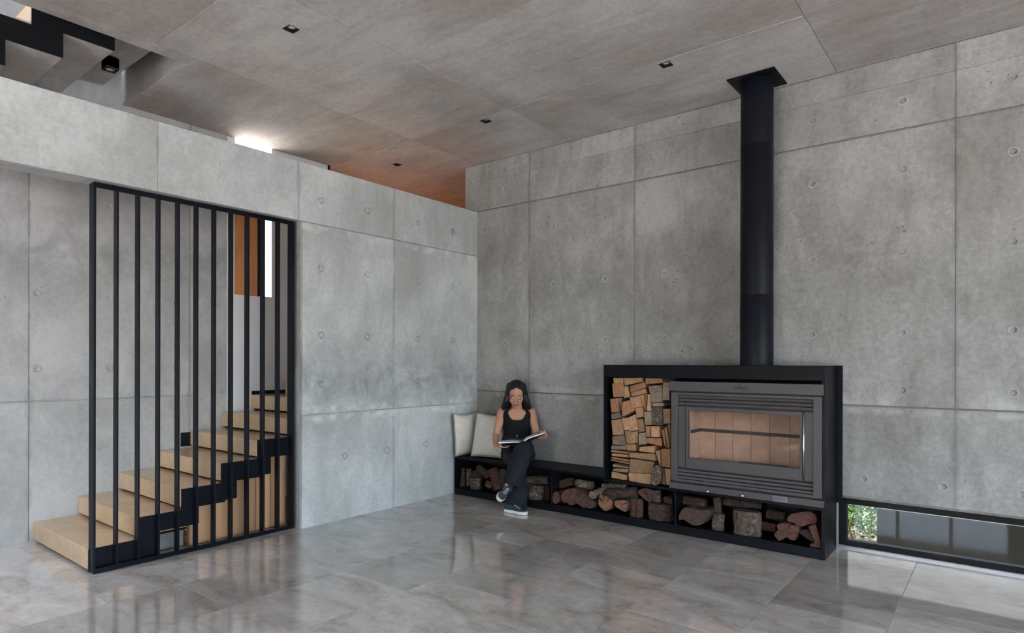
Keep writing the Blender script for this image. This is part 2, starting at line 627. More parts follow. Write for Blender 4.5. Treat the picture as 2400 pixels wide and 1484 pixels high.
# ------------------------------------------------------------------ setting: board-marked concrete walls
def holes_cut(o, spots, axis, face, r=.024):
    """carve shallow tie recesses into a panel; spots are (u, z) on the face"""
    mb = MB()
    for u, z in spots:
        R = []
        for d, rr in ((-.01, r * 1.12), (.001, r * .86), (.008, r * .55)):
            ring = []
            for j in range(14):
                a = 2 * PI * j / 14
                p, q = u + rr * math.cos(a), z + rr * math.sin(a)
                ring.append((face - d, p, q) if axis == 'x' else (p, face + d, q))
            R.append(ring)
        mb.rings(R)
    return carve(o, mb)


def tie_ring(u, z, axis, face, parent, rnd):
    """a thin, slightly proud ring of cement paste round a tie recess"""
    r0, r1 = .0245, .0245 + rnd.uniform(.007, .014)
    n = 16
    A, B = [], []
    for j in range(n):
        a = 2 * PI * j / n
        w = 1 + .10 * math.sin(3 * a + u * 9) + rnd.uniform(-.05, .05)
        A.append((r0 * math.cos(a), r0 * math.sin(a)))
        B.append((r1 * w * math.cos(a), r1 * w * math.sin(a)))

    def P(q, d):
        return (face + d, u + q[0], z + q[1]) if axis == 'x' else (u + q[0], face - d, z + q[1])
    mb = MB()
    mb.rings([[P(q, .0005) for q in A], [P(((a[0] + b[0]) / 2, (a[1] + b[1]) / 2), .0035) for a, b in zip(A, B)], [P(q, -.0005) for q in B]], 0, False)
    mb.build('tie_ring', M['plug_dark' if axis == 'x' and face > -.5 else 'plug'], parent, smooth=True)


rnd = random.Random(5)
# back wall (fireplace wall)
PT, REC = .04, .014
wall_back = struct(MB().prism_y([(0, 0), (3.868, 0), (3.868, .43), (8.02, .43), (8.02, 0), (XE, 0), (XE, ZC + .1), (-.2, ZC + .1), (-.2, 3.285), (0, 3.285)], REC, .24).build('wall_back', M['conc_dark']))
cols = [0, .77, 2.067, 3.363, 4.66, 5.957, 7.25, 8.55, 9.85, XE]
g = .0006
hx = [.43, 1.10, 1.73, 2.39, 3.03, 3.69, 4.33, 4.99, 5.64, 6.29]
VG = .0022
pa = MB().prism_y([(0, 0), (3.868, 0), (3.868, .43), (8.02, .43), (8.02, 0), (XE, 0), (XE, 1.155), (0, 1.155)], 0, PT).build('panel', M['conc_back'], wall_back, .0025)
low = [(4.07, .585), (4.59, .585), (5.04, .585), (5.55, .585)]
holes_cut(pa, low, 'y', 0)
for u, z in low:
    tie_ring(u, z, 'y', 0, wall_back, rnd)
for i in range(len(cols) - 1):
    a, b_ = cols[i] + (g if i else 0), cols[i + 1] - g
    for (z0, z1, zs) in ((1.167, 3.280, (1.29, 1.73, 2.35, 2.98)), (3.296, 3.6395, (3.505,)), (3.6415, ZC, ())):
        aa = -.2 if (i == 0 and z0 > 3) else a
        d = rnd.uniform(-.0015, .0015) if z0 < 3.6 else .0025
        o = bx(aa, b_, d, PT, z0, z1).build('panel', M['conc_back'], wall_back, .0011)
        sp = [(u, z) for u in hx for z in zs if aa < u < b_ and not (z < 1.4 and 1.9 < u < 3.95)]
        if sp:
            holes_cut(o, sp, 'y', d)
            for u, z in sp:
                tie_ring(u, z, 'y', d, wall_back, rnd)

# left wall with beam (runs over the stair opening)
wall_left = struct(MB().prism_x([(0, 0), (0, 3.285), (YS, 3.285), (YS, 2.765), (-2.362, 2.765), (-2.362, 0)], -.215, -REC).build('wall_left', M['conc_stair']))
hy = (-2.17, -1.64, -.96, -.42)
for y0, y1, z0, z1, sp in (
        (-2.364, 0, 0, 1.015, [(-1.9, .6), (-1.38, .6), (-.84, .605)]),
        (-2.364, -1.2985, 1.025, 2.752, [(a, z) for a in hy[:2] for z in (1.295, 1.745, 2.36)]),
        (-1.2973, 0, 1.025, 2.752, [(a, z) for a in hy[2:] for z in (1.295, 1.745, 2.36)]),
        (-1.2973, 0, 2.762, 3.285, [(-.96, 2.99), (-.42, 2.985)]),
        (-2.4045, -1.2985, 2.762, 3.285, [(-2.17, 2.985), (-1.64, 2.99)]),
        (-3.5855, -2.4057, 2.764, 3.285, []), (-4.88, -3.5867, 2.764, 3.285, []), (-6.2, -4.883, 2.764, 3.285, []), (YS, -6.203, 2.764, 3.285, [])):
    d = rnd.uniform(-.001, .001)
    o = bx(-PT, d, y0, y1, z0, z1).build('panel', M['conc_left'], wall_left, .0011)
    if sp:
        holes_cut(o, sp, 'x', d)
        for u, z in sp:
            tie_ring(u, z, 'x', d, wall_left, rnd)

# stair wall behind the bars
WX = -1.40
wall_stair = struct(bx(WX - .2, WX - REC, YS, -2.338, 0, 4.9).build('wall_stair', M['conc_stair']))
for y0, y1, z0, z1, sp in ((-4.012, -2.335, 0, 1.158, []), (-5.3, -4.015, 0, 1.158, []), (YS, -5.303, 0, 1.158, []),
                           (-2.711, -2.335, 1.172, ZC + .3, []), (-4.012, -2.714, 1.172, ZC + .3, [(-3.96, 2.07), (-3.96, 1.44), (-3.42, 2.07), (-3.42, 1.44), (-2.85, 2.07), (-2.85, 1.44), (-3.42, 2.9), (-2.85, 2.9)]),
                           (-5.3, -4.015, 1.172, ZC + .3, [(-4.5, 2.07), (-4.5, 1.44)]), (YS, -5.303, 1.172, ZC + .3, [])):
    o = bx(WX - PT, WX, y0, y1, z0, z1).build('panel', M['conc_stair'], wall_stair, .0011)
    if sp:
        holes_cut(o, sp, 'x', WX)
        for u, z in sp:
            tie_ring(u, z, 'x', WX, wall_stair, rnd)

# ceiling slab with the slot for the upper flight, cast in boards
ceiling = struct(MB().prism_z([(-.135, YS), (XE, YS), (XE, .25), (-.2, .25), (-.2, 1.7), (-2.8, 1.7), (-2.8, -3.325), (-.135, -3.325)], ZC + .012, ZC + .27).build('ceiling', M['conc_ceil']))
DL = [(.99, -3.108), (2.844, -.984), (.972, -.98), (-.738, -.607)]
cg = .0016
rects = [(-2.8, .018, -3.325, -1.065), (-2.8, .018, -1.065, 1.7), (-.135, .018, YS, -3.325),
         (.018, 1.324, -1.065, 0), (.018, 1.324, -3.607, -1.065), (.018, 1.324, -6.15, -3.607), (.018, 1.324, YS, -6.15),
         (1.324, 3.876, -1.065, 0), (1.324, 3.876, -2.335, -1.065), (1.324, 3.876, -4.88, -2.335), (1.324, 3.876, YS, -4.88),
         (3.876, 6.43, -1.09, 0), (3.876, 6.43, -3.63, -1.09), (3.876, 6.43, YS, -3.63), (6.43, 8.98, -1.065, 0), (6.43, 8.98, -5, -1.065), (6.43, 8.98, YS, -5), (8.98, XE, -1.065, 0), (8.98, XE, -5, -1.065), (8.98, XE, YS, -5)]
for (x0, x1, y0, y1) in rects:
    dz = rnd.uniform(0, .003)
    o = bx(x0 + cg, x1 - cg, y0 + cg, y1 - cg, ZC + dz, ZC + .02).build('panel', M['conc_ceil'], ceiling, .002)
    sp = [p for p in DL if x0 < p[0] < x1 and y0 < p[1] < y1]
    if sp:
        mb = MB()
        for p in sp:
            mb.box(p[0] - .044, p[0] + .044, p[1] - .044, p[1] + .044, ZC - .05, ZC + .05)
        carve(o, mb)
mb = MB()
for p in DL:
    mb.box(p[0] - .0441, p[0] + .0441, p[1] - .0441, p[1] + .0441, ZC - .05, ZC + .10)
carve(ceiling, mb)

# glazed sides of the room behind and beside the camera
wall_right = struct(MB().prism_x([(YS, 0), (EW[0], 0), (EW[0], EW[3]), (EW[1], EW[3]), (EW[1], 0), (.25, 0), (.25, ZC + .27), (YS, ZC + .27)], XE, XE + .22).build('wall_right', M['conc_stair']))
wall_front = struct(MB().prism_y([(-1.6, 0), (SW[0], 0), (SW[0], SW[3]), (SW[1], SW[3]), (SW[1], 0), (XE, 0), (XE, ZC + .27), (-1.6, ZC + .27)], YS - .22, YS).build('wall_front', M['conc_stair']))
w3 = struct(empty('window_3'))
for k in range(5):
    yy = EW[0] + (EW[1] - EW[0]) * k / 4
    bx(XE + .06, XE + .12, yy - .03, yy + .03, 0, EW[3]).build('mullion', M['frame'], w3)
bx(XE + .06, XE + .12, EW[0], EW[1], EW[3] - .06, EW[3]).build('window_frame', M['frame'], w3)
w4 = struct(empty('window_4'))
for k in range(4):
    xx = SW[0] + (SW[1] - SW[0]) * k / 3
    bx(xx - .03, xx + .03, YS - .12, YS - .06, 0, SW[3]).build('mullion', M['frame'], w4)
bx(SW[0], SW[1], YS - .12, YS - .06, SW[3] - .06, SW[3]).build('window_frame', M['frame'], w4)

# low strip window in the back wall
w1 = struct(empty('window_1'))
fx0, fx1, fz1 = 3.868, 8.02, .395
for nm, a in (('window_frame', (fx0, fx0 + .058, .13, .19, .047, fz1 - .052)), ('window_frame', (fx1 - .058, fx1, .13, .19, .047, fz1 - .052)),
              ('window_frame', (fx0, fx1, .13, .19, .002, .047)), ('window_frame', (fx0, fx1, .13, .19, fz1 - .052, fz1)),
              ('window_head', (fx0, fx1, .10, .24, fz1, .43))):
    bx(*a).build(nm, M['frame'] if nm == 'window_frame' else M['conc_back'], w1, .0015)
bx(fx0 + .058, fx1 - .058, .158, .164, .047, fz1 - .052).build('pane', M['glass_tint'], w1)

# stair hall beyond the left wall
hall = struct(MB().prism_x([(-2.335, 0), (-1.965, 0), (-1.965, 2.205), (-2.262, 2.205), (-2.262, ZC), (-2.335, ZC)], WX - .16, WX - .002).build('wall_hall', M['plaster']))
struct(MB().prism_x([(-1.965, 0), (-1.1, 0), (-1.1, ZC), (-1.825, ZC), (-1.825, 2.21), (-1.965, 2.21)], WX - .16, WX - .012).build('wall_landing', M['beige']))
w2 = struct(empty('window_2'))
bx(WX - .06, WX - .02, -2.245, -1.985, 2.208, 3.5).build('timber_panel', M['timber'], w2, .002)
bx(WX - .07, WX - .015, -2.262, -2.245, 2.206, ZC).build('window_frame', M['plaster'], w2, .001)
bx(WX - .07, WX - .015, -1.985, -1.955, 2.206, 3.5).build('window_frame', M['frame'], w2, .001)
bx(WX - .05, WX - .044, -1.955, -1.825, 2.21, ZC).build('pane', M['glass'], w2)
struct(bx(WX - .012, WX, -2.06, -1.1, 1.145, 1.185).build('baseboard_landing', M['steel']))
struct(bx(WX - .16, WX + .0, -1.1, -1.075, 0, ZC).build('trim_2', M['steel']))
struct(MB().prism_x([(-1.075, 0), (1.6, 0), (1.6, ZC), (-1.075, ZC), (-1.075, 2.05), (1.05, 2.05), (1.05, 1.62), (-1.075, 1.62)], -2.8, -2.65).build('wall_hall_far', M['timber']))  # unseen far wall; its low slot is cut to admit sunlight
struct(bx(-2.8, -.215, 1.6, 1.75, 0, ZC).build('wall_hall_end', M['timber']))
struct(bx(-.215, -.19, .24, 1.6, 0, ZC).build('wall_hall_side', M['timber']))
struct(bx(-2.8, WX - .16, -1.09, -1.075, 0, ZC).build('wall_hall_near', M['plaster']))
hf = struct(bx(-2.8, -.215, -1.0, 1.6, 1.52, 1.60).build('floor_hall', M['timber_floor']))  # unseen floor, put in to bounce warm sunlight up to the hall ceiling
# upper stairwell walls and roof, added above the slot to block sky and sun
struct(bx(-.13, .05, -6.2, -3.2, ZC + .27, 6.2).build('wall_upper_right', M['conc_ceil']))
struct(bx(-1.6, .05, -3.325, -3.1, ZC + .27, 6.2).build('wall_upper_end', M['conc_ceil']))
struct(bx(-1.6, .05, -6.2, -3.0, 6.2, 6.35).build('ceiling_upper', M['conc_ceil']))
struct(bx(-1.75, -1.6, -6.2, -3.0, ZC, 6.35).build('wall_upper_left', M['tread']))

# ground outside
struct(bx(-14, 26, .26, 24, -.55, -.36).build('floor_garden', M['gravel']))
struct(bx(-9, WX - .25, -6, -1.1, 1.6, 1.95).build('floor_bounce_slab', M['paving']))  # unseen slab added to bounce sunlight through the stair window onto the ceiling
struct(bx(XE + .23, 30, -24, .24, -.3, -.05).build('floor_terrace', M['paving']))
struct(bx(-14, XE + .22, -24, YS - .23, -.3, -.05).build('floor_terrace_front', M['paving']))

# ------------------------------------------------------------------ lower stair
RUN, RISE, Y1 = .319, .1632, -3.985
st = thing('staircase', 'lower stair of sand-coloured stone block treads on a stepped black steel stringer', 'staircase')
SX = -.165
for k in range(7):
    ya, zt = Y1 + RUN * k, RISE * (k + 1)
    yb = ya + RUN + (.05 if k < 6 else .42)
    bx(WX + .004, SX, ya, yb, zt - .142, zt).build('tread', M['tread'], st, .003)
    bx(WX + .01, SX - .01, ya + .035, yb, zt - RISE, zt - .142).build('tread_support', M['steel'], st)
# stepped side plate
top, bot = [], []
for k in range(6):
    ya, zt = Y1 + RUN * k, RISE * (k + 1)
    top += [(ya + .006, zt + .001), (ya + RUN + .006, zt + .001)]
top[-1] = (-2.30, top[-1][1])
bot = [(-2.30, .675), (-2.578, .675), (-2.578, .51), (-2.889, .51), (-2.889, .347), (-3.207, .347), (-3.207, .195), (-3.517, .195), (-3.517, .002), (Y1 + .006, .002)]
MB().prism_x(top + bot, SX, SX + .014).build('stringer', M['steel_blue'], st, .001)
for k in (4,):
    bx(WX + .001, WX + .012, Y1 + RUN * k - .09, Y1 + RUN * k + .02, RISE * (k + 1) - .15, RISE * (k + 1) - .015).build('wall_bracket', M['steel_blue'], st)

bx(WX + .02, -.30, -3.515, -3.262, .004, .185).build('stair_plinth', M['conc_dark'], st, .002)

# landing slab behind the stair
struct(bx(WX, -.215, -1.66, -1.0, 1.0, RISE * 8).build('floor_landing', M['tread']))

# boarded store below the stair
sc_ = thing('storage_cupboard', 'tan board cupboard closing the space under the lower stair', 'cupboard')
ys_ = [-3.235, -3.165, -2.89, -2.66, -2.52, -2.37]
zt_ = [.19, .34, .50, .50, .665]
for i in range(5):
    bx(-.275, -.255, ys_[i] + .0015, ys_[i + 1] - .0015, .004, zt_[i]).build('cupboard_panel', M['plywood'], sc_, .001)
bx(-.5, -.277, -3.235, -3.215, .004, .19).build('cupboard_panel', M['plywood'], sc_, .001)
for z in (.06, .13):
    MB().tube([(-.30, -3.243, z), (-.30, -3.243, z + .012)], .006, 8).build('hinge', M['chrome'], sc_)

# ------------------------------------------------------------------ bar screen
sb = thing('bar_screen', 'tall black flat-bar steel screen standing in front of the lower stair', 'screen')
BX0, BX1 = -.150, -.080
b0, b1, NB = -3.975, -2.408, 11
ZT = 2.762
for y in (b0, b1):
    bx(BX0 - .02, BX1 + .0, y, y + .016, .002, ZT).build('post', M['steel_blue'], sb, .001)
bar = bx(BX0, BX1 - .004, -.006, .006, .012, ZT - .012).mesh('bar', .001)
bar.materials.append(M['steel_blue'])
for k in range(1, NB):
    o = bpy.data.objects.new('bar', bar)
    COL.objects.link(o)
    o.parent = sb
    o.location = (0, b0 + .012 + (b1 - b0) * k / NB, 0)
MB().prism_y([(BX0 - .02, .002), (BX1, .002), (BX1, .036), (BX1 - .012, .036), (BX1 - .012, .013), (BX0 - .02, .013)], b0 + .0165, b1 - .0005).build('bottom_rail', M['steel_blue'], sb, .001)
MB().prism_y([(BX0 - .02, ZT), (BX0 - .02, ZT - .012), (BX1 - .012, ZT - .012), (BX1 - .012, ZT - .036), (BX1, ZT - .036), (BX1, ZT)], b0 + .0165, b1 - .0005).build('top_rail', M['steel_blue'], sb, .001)

# ------------------------------------------------------------------ upper flight in the ceiling slot
uf = thing('staircase', 'upper stair flight passing through the slot in the concrete ceiling', 'staircase')
UX0, UX1 = -1.30, -.172
for k in range(5):
    yk, z = -5.09 + .318 * k, 3.25 + .1725 * k
    bx(UX0, UX1, yk + .0005, yk + .3175, z, z + .172).build('underside_slab', M['conc_ceil'], uf, .002)
    yk, z = -4.95 + .318 * k, 3.575 + .1725 * k
    bx(UX0, UX1, yk, yk + .33, z - .145, z).build('tread', M['tread'], uf, .002)
sl = [(-5.09, 3.25), (-4.772, 3.25), (-4.772, 3.4225), (-4.454, 3.4225), (-4.454, 3.595), (-4.136, 3.595), (-4.136, 3.7675), (-3.818, 3.7675), (-3.818, 4.0925)]
su = [(-3.996, 4.0925), (-3.996, 3.92), (-4.314, 3.92), (-4.314, 3.7475), (-4.632, 3.7475), (-4.632, 3.575), (-4.95, 3.575), (-4.95, 3.4), (-5.09, 3.4)]
MB().prism_x(sl + su, UX1, UX1 + .014).build('stringer', M['steel'], uf)

# ------------------------------------------------------------------ steel bench and stove surround
FY = -.42                                       # front face
S = M['steel']
un = thing('fireplace_surround', 'long black steel bench and stove surround with open firewood compartments', 'fireplace')
T = .010
XB0, XB1, XM, ZB, ZT2 = .03, 3.878, 1.962, .425, 1.476
bx(XB0, XM, FY, -.004, ZB - T, ZB).build('seat_plate', S, un, .001)
bx(XB0 + T, XM, FY + .0005, FY + .008, ZB - .022, ZB - T - .0005).build('seat_lip', S, un)
MB().prism_y([(XB0 + T, .002), (XB1 - .026, .002), (XB1 - .026, .082), (XB0 + T, .068)], FY, FY + .012).build('plinth', S, un, .001)
bx(XB0 + T, XB1 - .026, FY + .013, -.021, .055, .066).build('base_plate', S, un)
bx(XB0, XB0 + T, FY, -.004, .002, ZB - T - .0005).build('end_panel', S, un, .001)
for xd in (1.362, 2.677):
    bx(xd - .005, xd + .005, FY + .004, -.02, .066, .38).build('divider', S, un, .001)
bx(XB0 + T, XB1 - .026, -.020, -.008, .066, ZB - T).build('back_plate', S, un)
bx(XM, XB1 - .026, FY + .002, -.02, .374, .394).build('shelf', S, un, .001)
bx(XM, XM + T, FY, -.004, .395, ZT2 - .0125).build('side_panel', S, un, .001)
MB().prism_x([(FY, .002), (-.034, .002), (-.034, .372), (-.004, .372), (-.004, ZT2 - .0125), (FY, ZT2 - .0125)], XB1 - .026, XB1).build('side_panel', S, un, .001)
bx(XB1, XB1 + .042, -.012, -.001, .372, ZT2).build('wall_flange', S, un)
bx(XM, XB1, FY, -.002, ZT2 - .012, ZT2).build('top_plate', S, un, .001)
bx(XM + T, XB1 - .026, FY, FY + .012, 1.362, ZT2 - .012).build('fascia', S, un, .001)
bx(XM + T, XB1 - .026, -.02, -.008, .394, ZT2 - .012).build('back_plate', S, un)

# ------------------------------------------------------------------ wood stove
SY = -.448                                      # front of the stove


def sp(px, py, y=SY):
    q = atY(px, py, y)
    return q.x, q.z


ws = thing('wood_stove', 'grey cast wood stove with wide glass door set in the black surround', 'stove')
G = M['stove']
L0, L1 = 2.652, 3.858
zt0, zt1 = 1.252, 1.335
bx(L0 - .016, L1 + .012, SY, SY + .07, zt0, zt1).build('top_strip', G, ws, .002)
Z0, Z1 = .470, 1.240
fw = .058
# outer frame as four members
for a in ((L0, L0 + fw, Z0, Z1), (L1 - fw, L1, Z0, Z1), (L0 + fw, L1 - fw, Z1 - .022, Z1), (L0 + fw, L1 - fw, Z0, Z0 + .022)):
    bx(a[0], a[1], SY + .002, SY + .05, a[2], a[3]).build('frame', G, ws, .0015)
GL0, GL1, GZ0, GZ1 = L0 + fw, L1 - fw, Z0 + .022, Z1 - .022
# louvres above and below the door
for zs in ([GZ1 - .012 - .030 * k for k in range(3)], [GZ0 + .014 + .030 * k for k in range(3)]):
    for z in zs:
        MB().prism_x([(SY + .010, z - .010), (SY + .016, z + .008), (SY + .030, z + .012), (SY + .030, z - .006)], GL0 + .002, GL1 - .002).build('louvre', G, ws, .001)
DZ0, DZ1 = GZ0 + .098, GZ1 - .098
# side columns
for a, b_ in ((GL0 + .002, GL0 + .068), (GL1 - .066, GL1 - .002)):
    bx(a, b_, SY + .016, SY + .04, DZ0, DZ1).build('side_column', G, ws, .001)
# door frame and glass
d0, d1 = GL0 + .074, GL1 - .078
ib, it, il, ir = .090, .030, .022, .018
for a in ((d0, d0 + il, DZ0, DZ1), (d1 - ir, d1, DZ0, DZ1), (d0 + il, d1 - ir, DZ1 - it, DZ1), (d0 + il, d1 - ir, DZ0, DZ0 + ib)):
    bx(a[0], a[1], SY + .006, SY + .036, a[2], a[3]).build('door_frame', G, ws, .0015)
bx(d0 + il, d1 - ir, SY + .020, SY + .024, DZ0 + ib, DZ1 - it).build('glass_pane', M['stove_glass'], ws)
MB().tube([(d1 + .010, SY + .004, DZ0 + .02), (d1 + .010, SY + .004, DZ1 - .01)], .006, 8).build('door_handle', M['chrome'], ws, smooth=True)
# firebox: hollow the body, line it
oa = [(L0 + .01, .4), (L1 - .005, .4), (L1 - .005, zt1 - .004), (L0 + .01, zt1 - .004)]
ia = [(d0 + .006, DZ0 + .05), (d1 - .004, DZ0 + .05), (d1 - .004, DZ1 - .005), (d0 + .006, DZ1 - .005)]
mb = MB()
mb.v = [(a, -.03, b_) for a, b_ in oa] + [(a, SY + .042, b_) for a, b_ in oa] + [(a, SY + .042, b_) for a, b_ in ia] + [(a, -.16, b_) for a, b_ in ia]
for r_ in range(3):
    for j in range(4):
        mb.f.append((r_ * 4 + j, r_ * 4 + (j + 1) % 4, r_ * 4 + 4 + (j + 1) % 4, r_ * 4 + 4 + j))
        mb.m.append(0)
mb.f += [(3, 2, 1, 0), (12, 13, 14, 15)]
mb.m += [0, 0]
mb.build('stove_body', M['stove_dark'], ws)
fb0, fb1, fz0, fz1, fyb = d0 + .008, d1 - .006, DZ0 + .052, DZ1 - .008, -.163
n6 = 6
for k in range(n6):
    w = (fb1 - fb0) / n6
    bx(fb0 + w * k + .0015, fb0 + w * (k + 1) - .0015, fyb - .02, fyb - .002, fz0 + .012, fz1).build('lining_board', M['lining'], ws, .001)
bx(fb0, fb0 + .018, SY + .043, fyb - .022, fz0 + .012, fz1).build('lining_board', M['lining'], ws, .001)
bx(fb1 - .018, fb1, SY + .045, fyb - .022, fz0 + .012, fz1).build('lining_board', M['lining'], ws, .001)
bx(fb0, fb1, SY + .045, fyb - .002, fz0, fz0 + .012).build('hearth_plate', M['lining'], ws)
zm = fz0 + (fz1 - fz0) * .55
bx(fb0 + .019, fb1 - .019, fyb - .028, fyb - .0205, zm - .014, zm + .014).build('rail', M['stove_dark'], ws)
bx(fb0 + .0185, fb0 + .027, SY + .05, fyb - .0285, zm - .014, zm + .014).build('rail', M['stove_dark'], ws)
bx(fb0 + .42, fb0 + .80, SY + .055, SY + .095, fz0 + .012, fz0 + .038).build('log_guard', M['stove_dark'], ws, .004)
# bottom strip, knobs, plate
bs = bx(L0 - .016, L1 + .016, SY, SY + .05, .402, .456).build('bottom_strip', G, ws, .002)
for px, py in ((1660.5, 1151.2), (1741.7, 1161.8)):
    q = atY(px, py, SY)
    mbk = MB().tube([(q.x, SY - .001, q.z), (q.x, SY - .014, q.z)], [.005, .005], 10)
    mbk.ellipsoid((q.x, SY - .018, q.z), (.0105, .007, .0105))
    mbk.build('air_knob', M['chrome'], bs, smooth=True)
    bx(q.x - .055, q.x + .055, SY - .0015, SY - .0002, q.z - .002, q.z + .002).build('knob_slot', M['stove_dark'], bs)
xa, za = sp(1831, 1173)
xb, zb = sp(1867, 1174)
pl = bx(3.505, 3.618, SY - .004, SY - .0003, .405, .452).build('name_plate', M['wplate'], bs, .0008)


def lettering(txt, x, y, z, size, parent, mat, name='lettering', bold=.0):
    cu = bpy.data.curves.new(name, 'FONT')
    cu.body = txt
    cu.size = size
    cu.extrude = .0003
    cu.offset = bold
    cu.align_x = 'CENTER'
    cu.align_y = 'CENTER'
    o = bpy.data.objects.new(name, cu)
    COL.objects.link(o)
    o.rotation_euler = (PI / 2, 0, 0)
    o.location = (x, y, z)
    dg = bpy.context.evaluated_depsgraph_get()
    dg.update()
    me = bpy.data.meshes.new_from_object(o.evaluated_get(dg))
    me.transform(o.matrix_world)
    bpy.data.objects.remove(o)
    return put(name, me, mat, parent)


ts = [c for c in ws.children if c.name.startswith('top_strip')][0]
qx, qz = sp(1735, 910)
lettering('TROMEN', qx, SY - .0006, qz - .002, .030, ts, M['print_black'], bold=.0006)
fl = [(-.011, -.004), (-.006, .004), (-.002, .018), (.003, .008), (.005, .013), (.010, .002), (.011, -.004), (.004, -.003), (0, .004), (-.004, -.003)]
MB().prism_y([(qx - .012 + a, qz + .012 + b_) for a, b_ in fl], SY - .0009, SY - .0001).build('flame_emblem', M['print_black'], ts)
lettering('TROMEN  ECO', 3.5615, SY - .0046, .430, .0135, pl, M['print_black'])
for px, py, t in ((1643, 1149, '-'), (1674, 1153, '+')):
    q = atY(px, py, SY)
    lettering(t, q.x, SY - .0006, q.z + .006, .016, bs, M['print_black'])

# ------------------------------------------------------------------ flue
fp = thing('flue_pipe', 'black steel flue pipe rising from the stove surround to the ceiling', 'pipe')
PX, PY, PR = 3.318, -.245, .131
secs = [(1.476, 2.06), (2.06, 3.30), (3.30, ZC - .008)]
for i, (a, b_) in enumerate(secs):
    R = []
    rr = PR - .0012 * i
    for z, r in ((a, rr), (a + .004, rr), (b_ - .001, rr), (b_, rr - .001)):
        R.append([(PX + r * math.cos(2 * PI * j / 48), PY + r * math.sin(2 * PI * j / 48), z) for j in range(48)])
    MB().rings(R, 0, False).build('pipe_section', M['pipe'], fp, smooth=False)
    for p in fp.children[-1].data.polygons:
        p.use_smooth = len(p.vertices) == 4
bx(PX - .19, PX + .19, PY - .19, PY + .185, ZC - .010, ZC - .0005).build('ceiling_plate', M['steel'], fp, .001)
bx(PX - .15, PX + .15, PY - .15, PY + .15, ZT2, ZT2 + .003).build('base_collar', M['steel'], fp)

# ------------------------------------------------------------------ ceiling lamps
dl_labels = ['square black recessed downlight nearest the camera, over the open floor',
             'square black recessed downlight near the flue pipe',
             'square black recessed downlight between the flue side lamp and the hall lamp',
             'square black recessed downlight beyond the left wall, farthest away']


def downlight(x, y, label):
    t = thing('recessed_downlight', label, 'lamp', 'recessed ceiling lamps')
    z0, z1, w = ZC - .001, ZC + .07, .0438
    mb = MB()
    for a in ((-w, -w + .004, -w, w), (w - .004, w, -w, w), (-w + .004, w - .004, -w, -w + .004), (-w + .004, w - .004, w - .004, w)):
        mb.box(x + a[0], x + a[1], y + a[2], y + a[3], z0, z1)
    mb.box(x - w, x + w, y - w, y + w, z1, z1 + .004)
    mb.build('housing', M['lamp_black'], t)
    R = []
    for r, z in ((.0395, z0 + .024), (.0395, z0 + .016), (.033, z0 + .014), (.031, z0 + .028), (.0395, z0 + .024)):
        R.append([(x + r * math.cos(2 * PI * j / 24), y + r * math.sin(2 * PI * j / 24), z) for j in range(24)])
    MB().rings(R, 0, False).build('gimbal_ring', M['lamp_black'], t, smooth=True)
    R = []
    for r, z in ((.0325, z0 + .020), (.024, z0 + .034), (.012, z0 + .040), (.002, z0 + .041)):
        R.append([(x + r * math.cos(2 * PI * j / 24), y + r * math.sin(2 * PI * j / 24), z) for j in range(24)])
    MB().rings(R, 0, False).build('reflector', M['lamp_glass'], t, smooth=True)
    MB().ellipsoid((x, y, z0 + .027), (.010, .010, .009)).build('bulb', M['plaster'], t, smooth=True)


for p, lb in zip(DL, dl_labels):
    downlight(p[0], p[1], lb)

cl = thing('cube_lamp', 'small black cube surface lamp under the upper stair flight', 'lamp')
cx, cy, cz, ch = -.722, -3.652, 3.847, .047
mb = MB()
for a in ((-ch, -ch + .004, -ch, ch), (ch - .004, ch, -ch, ch), (-ch + .004, ch - .004, -ch, -ch + .004), (-ch + .004, ch - .004, ch - .004, ch)):
    mb.box(cx + a[0], cx + a[1], cy + a[2], cy + a[3], cz, cz + .092)
mb.box(cx - ch, cx + ch, cy - ch, cy + ch, cz + .014, cz + .092)
mb.build('housing', M['lamp_black'], cl)
MB().rings([[(cx + r * math.cos(2 * PI * j / 24), cy + r * math.sin(2 * PI * j / 24), z) for j in range(24)] for r, z in ((.036, cz + .002), (.036, cz + .010), (.030, cz + .011), (.030, cz + .003), (.036, cz + .002))], 0, False).build('lamp_ring', M['lamp_black'], cl, smooth=True)
MB().rings([[(cx + r * math.cos(2 * PI * j / 24), cy + r * math.sin(2 * PI * j / 24), z) for j in range(24)] for r, z in ((.030, cz + .006), (.015, cz + .012), (.002, cz + .0135))], 0, False).build('reflector', M['lamp_glass'], cl, smooth=True)
bx(cx - .05, cx + .062, cy - .03, cy + .03, cz + .092, cz + .096).build('mounting_plate', M['stove'], cl)

# ------------------------------------------------------------------ split firewood in the upper niche
def niche(u, v, y):
    return atY(1400 + u / 4.637, 860 + v / 4.637, y)


ORD = ['first', 'second', 'third', 'fourth', 'fifth', 'sixth', 'seventh', 'eighth', 'ninth']
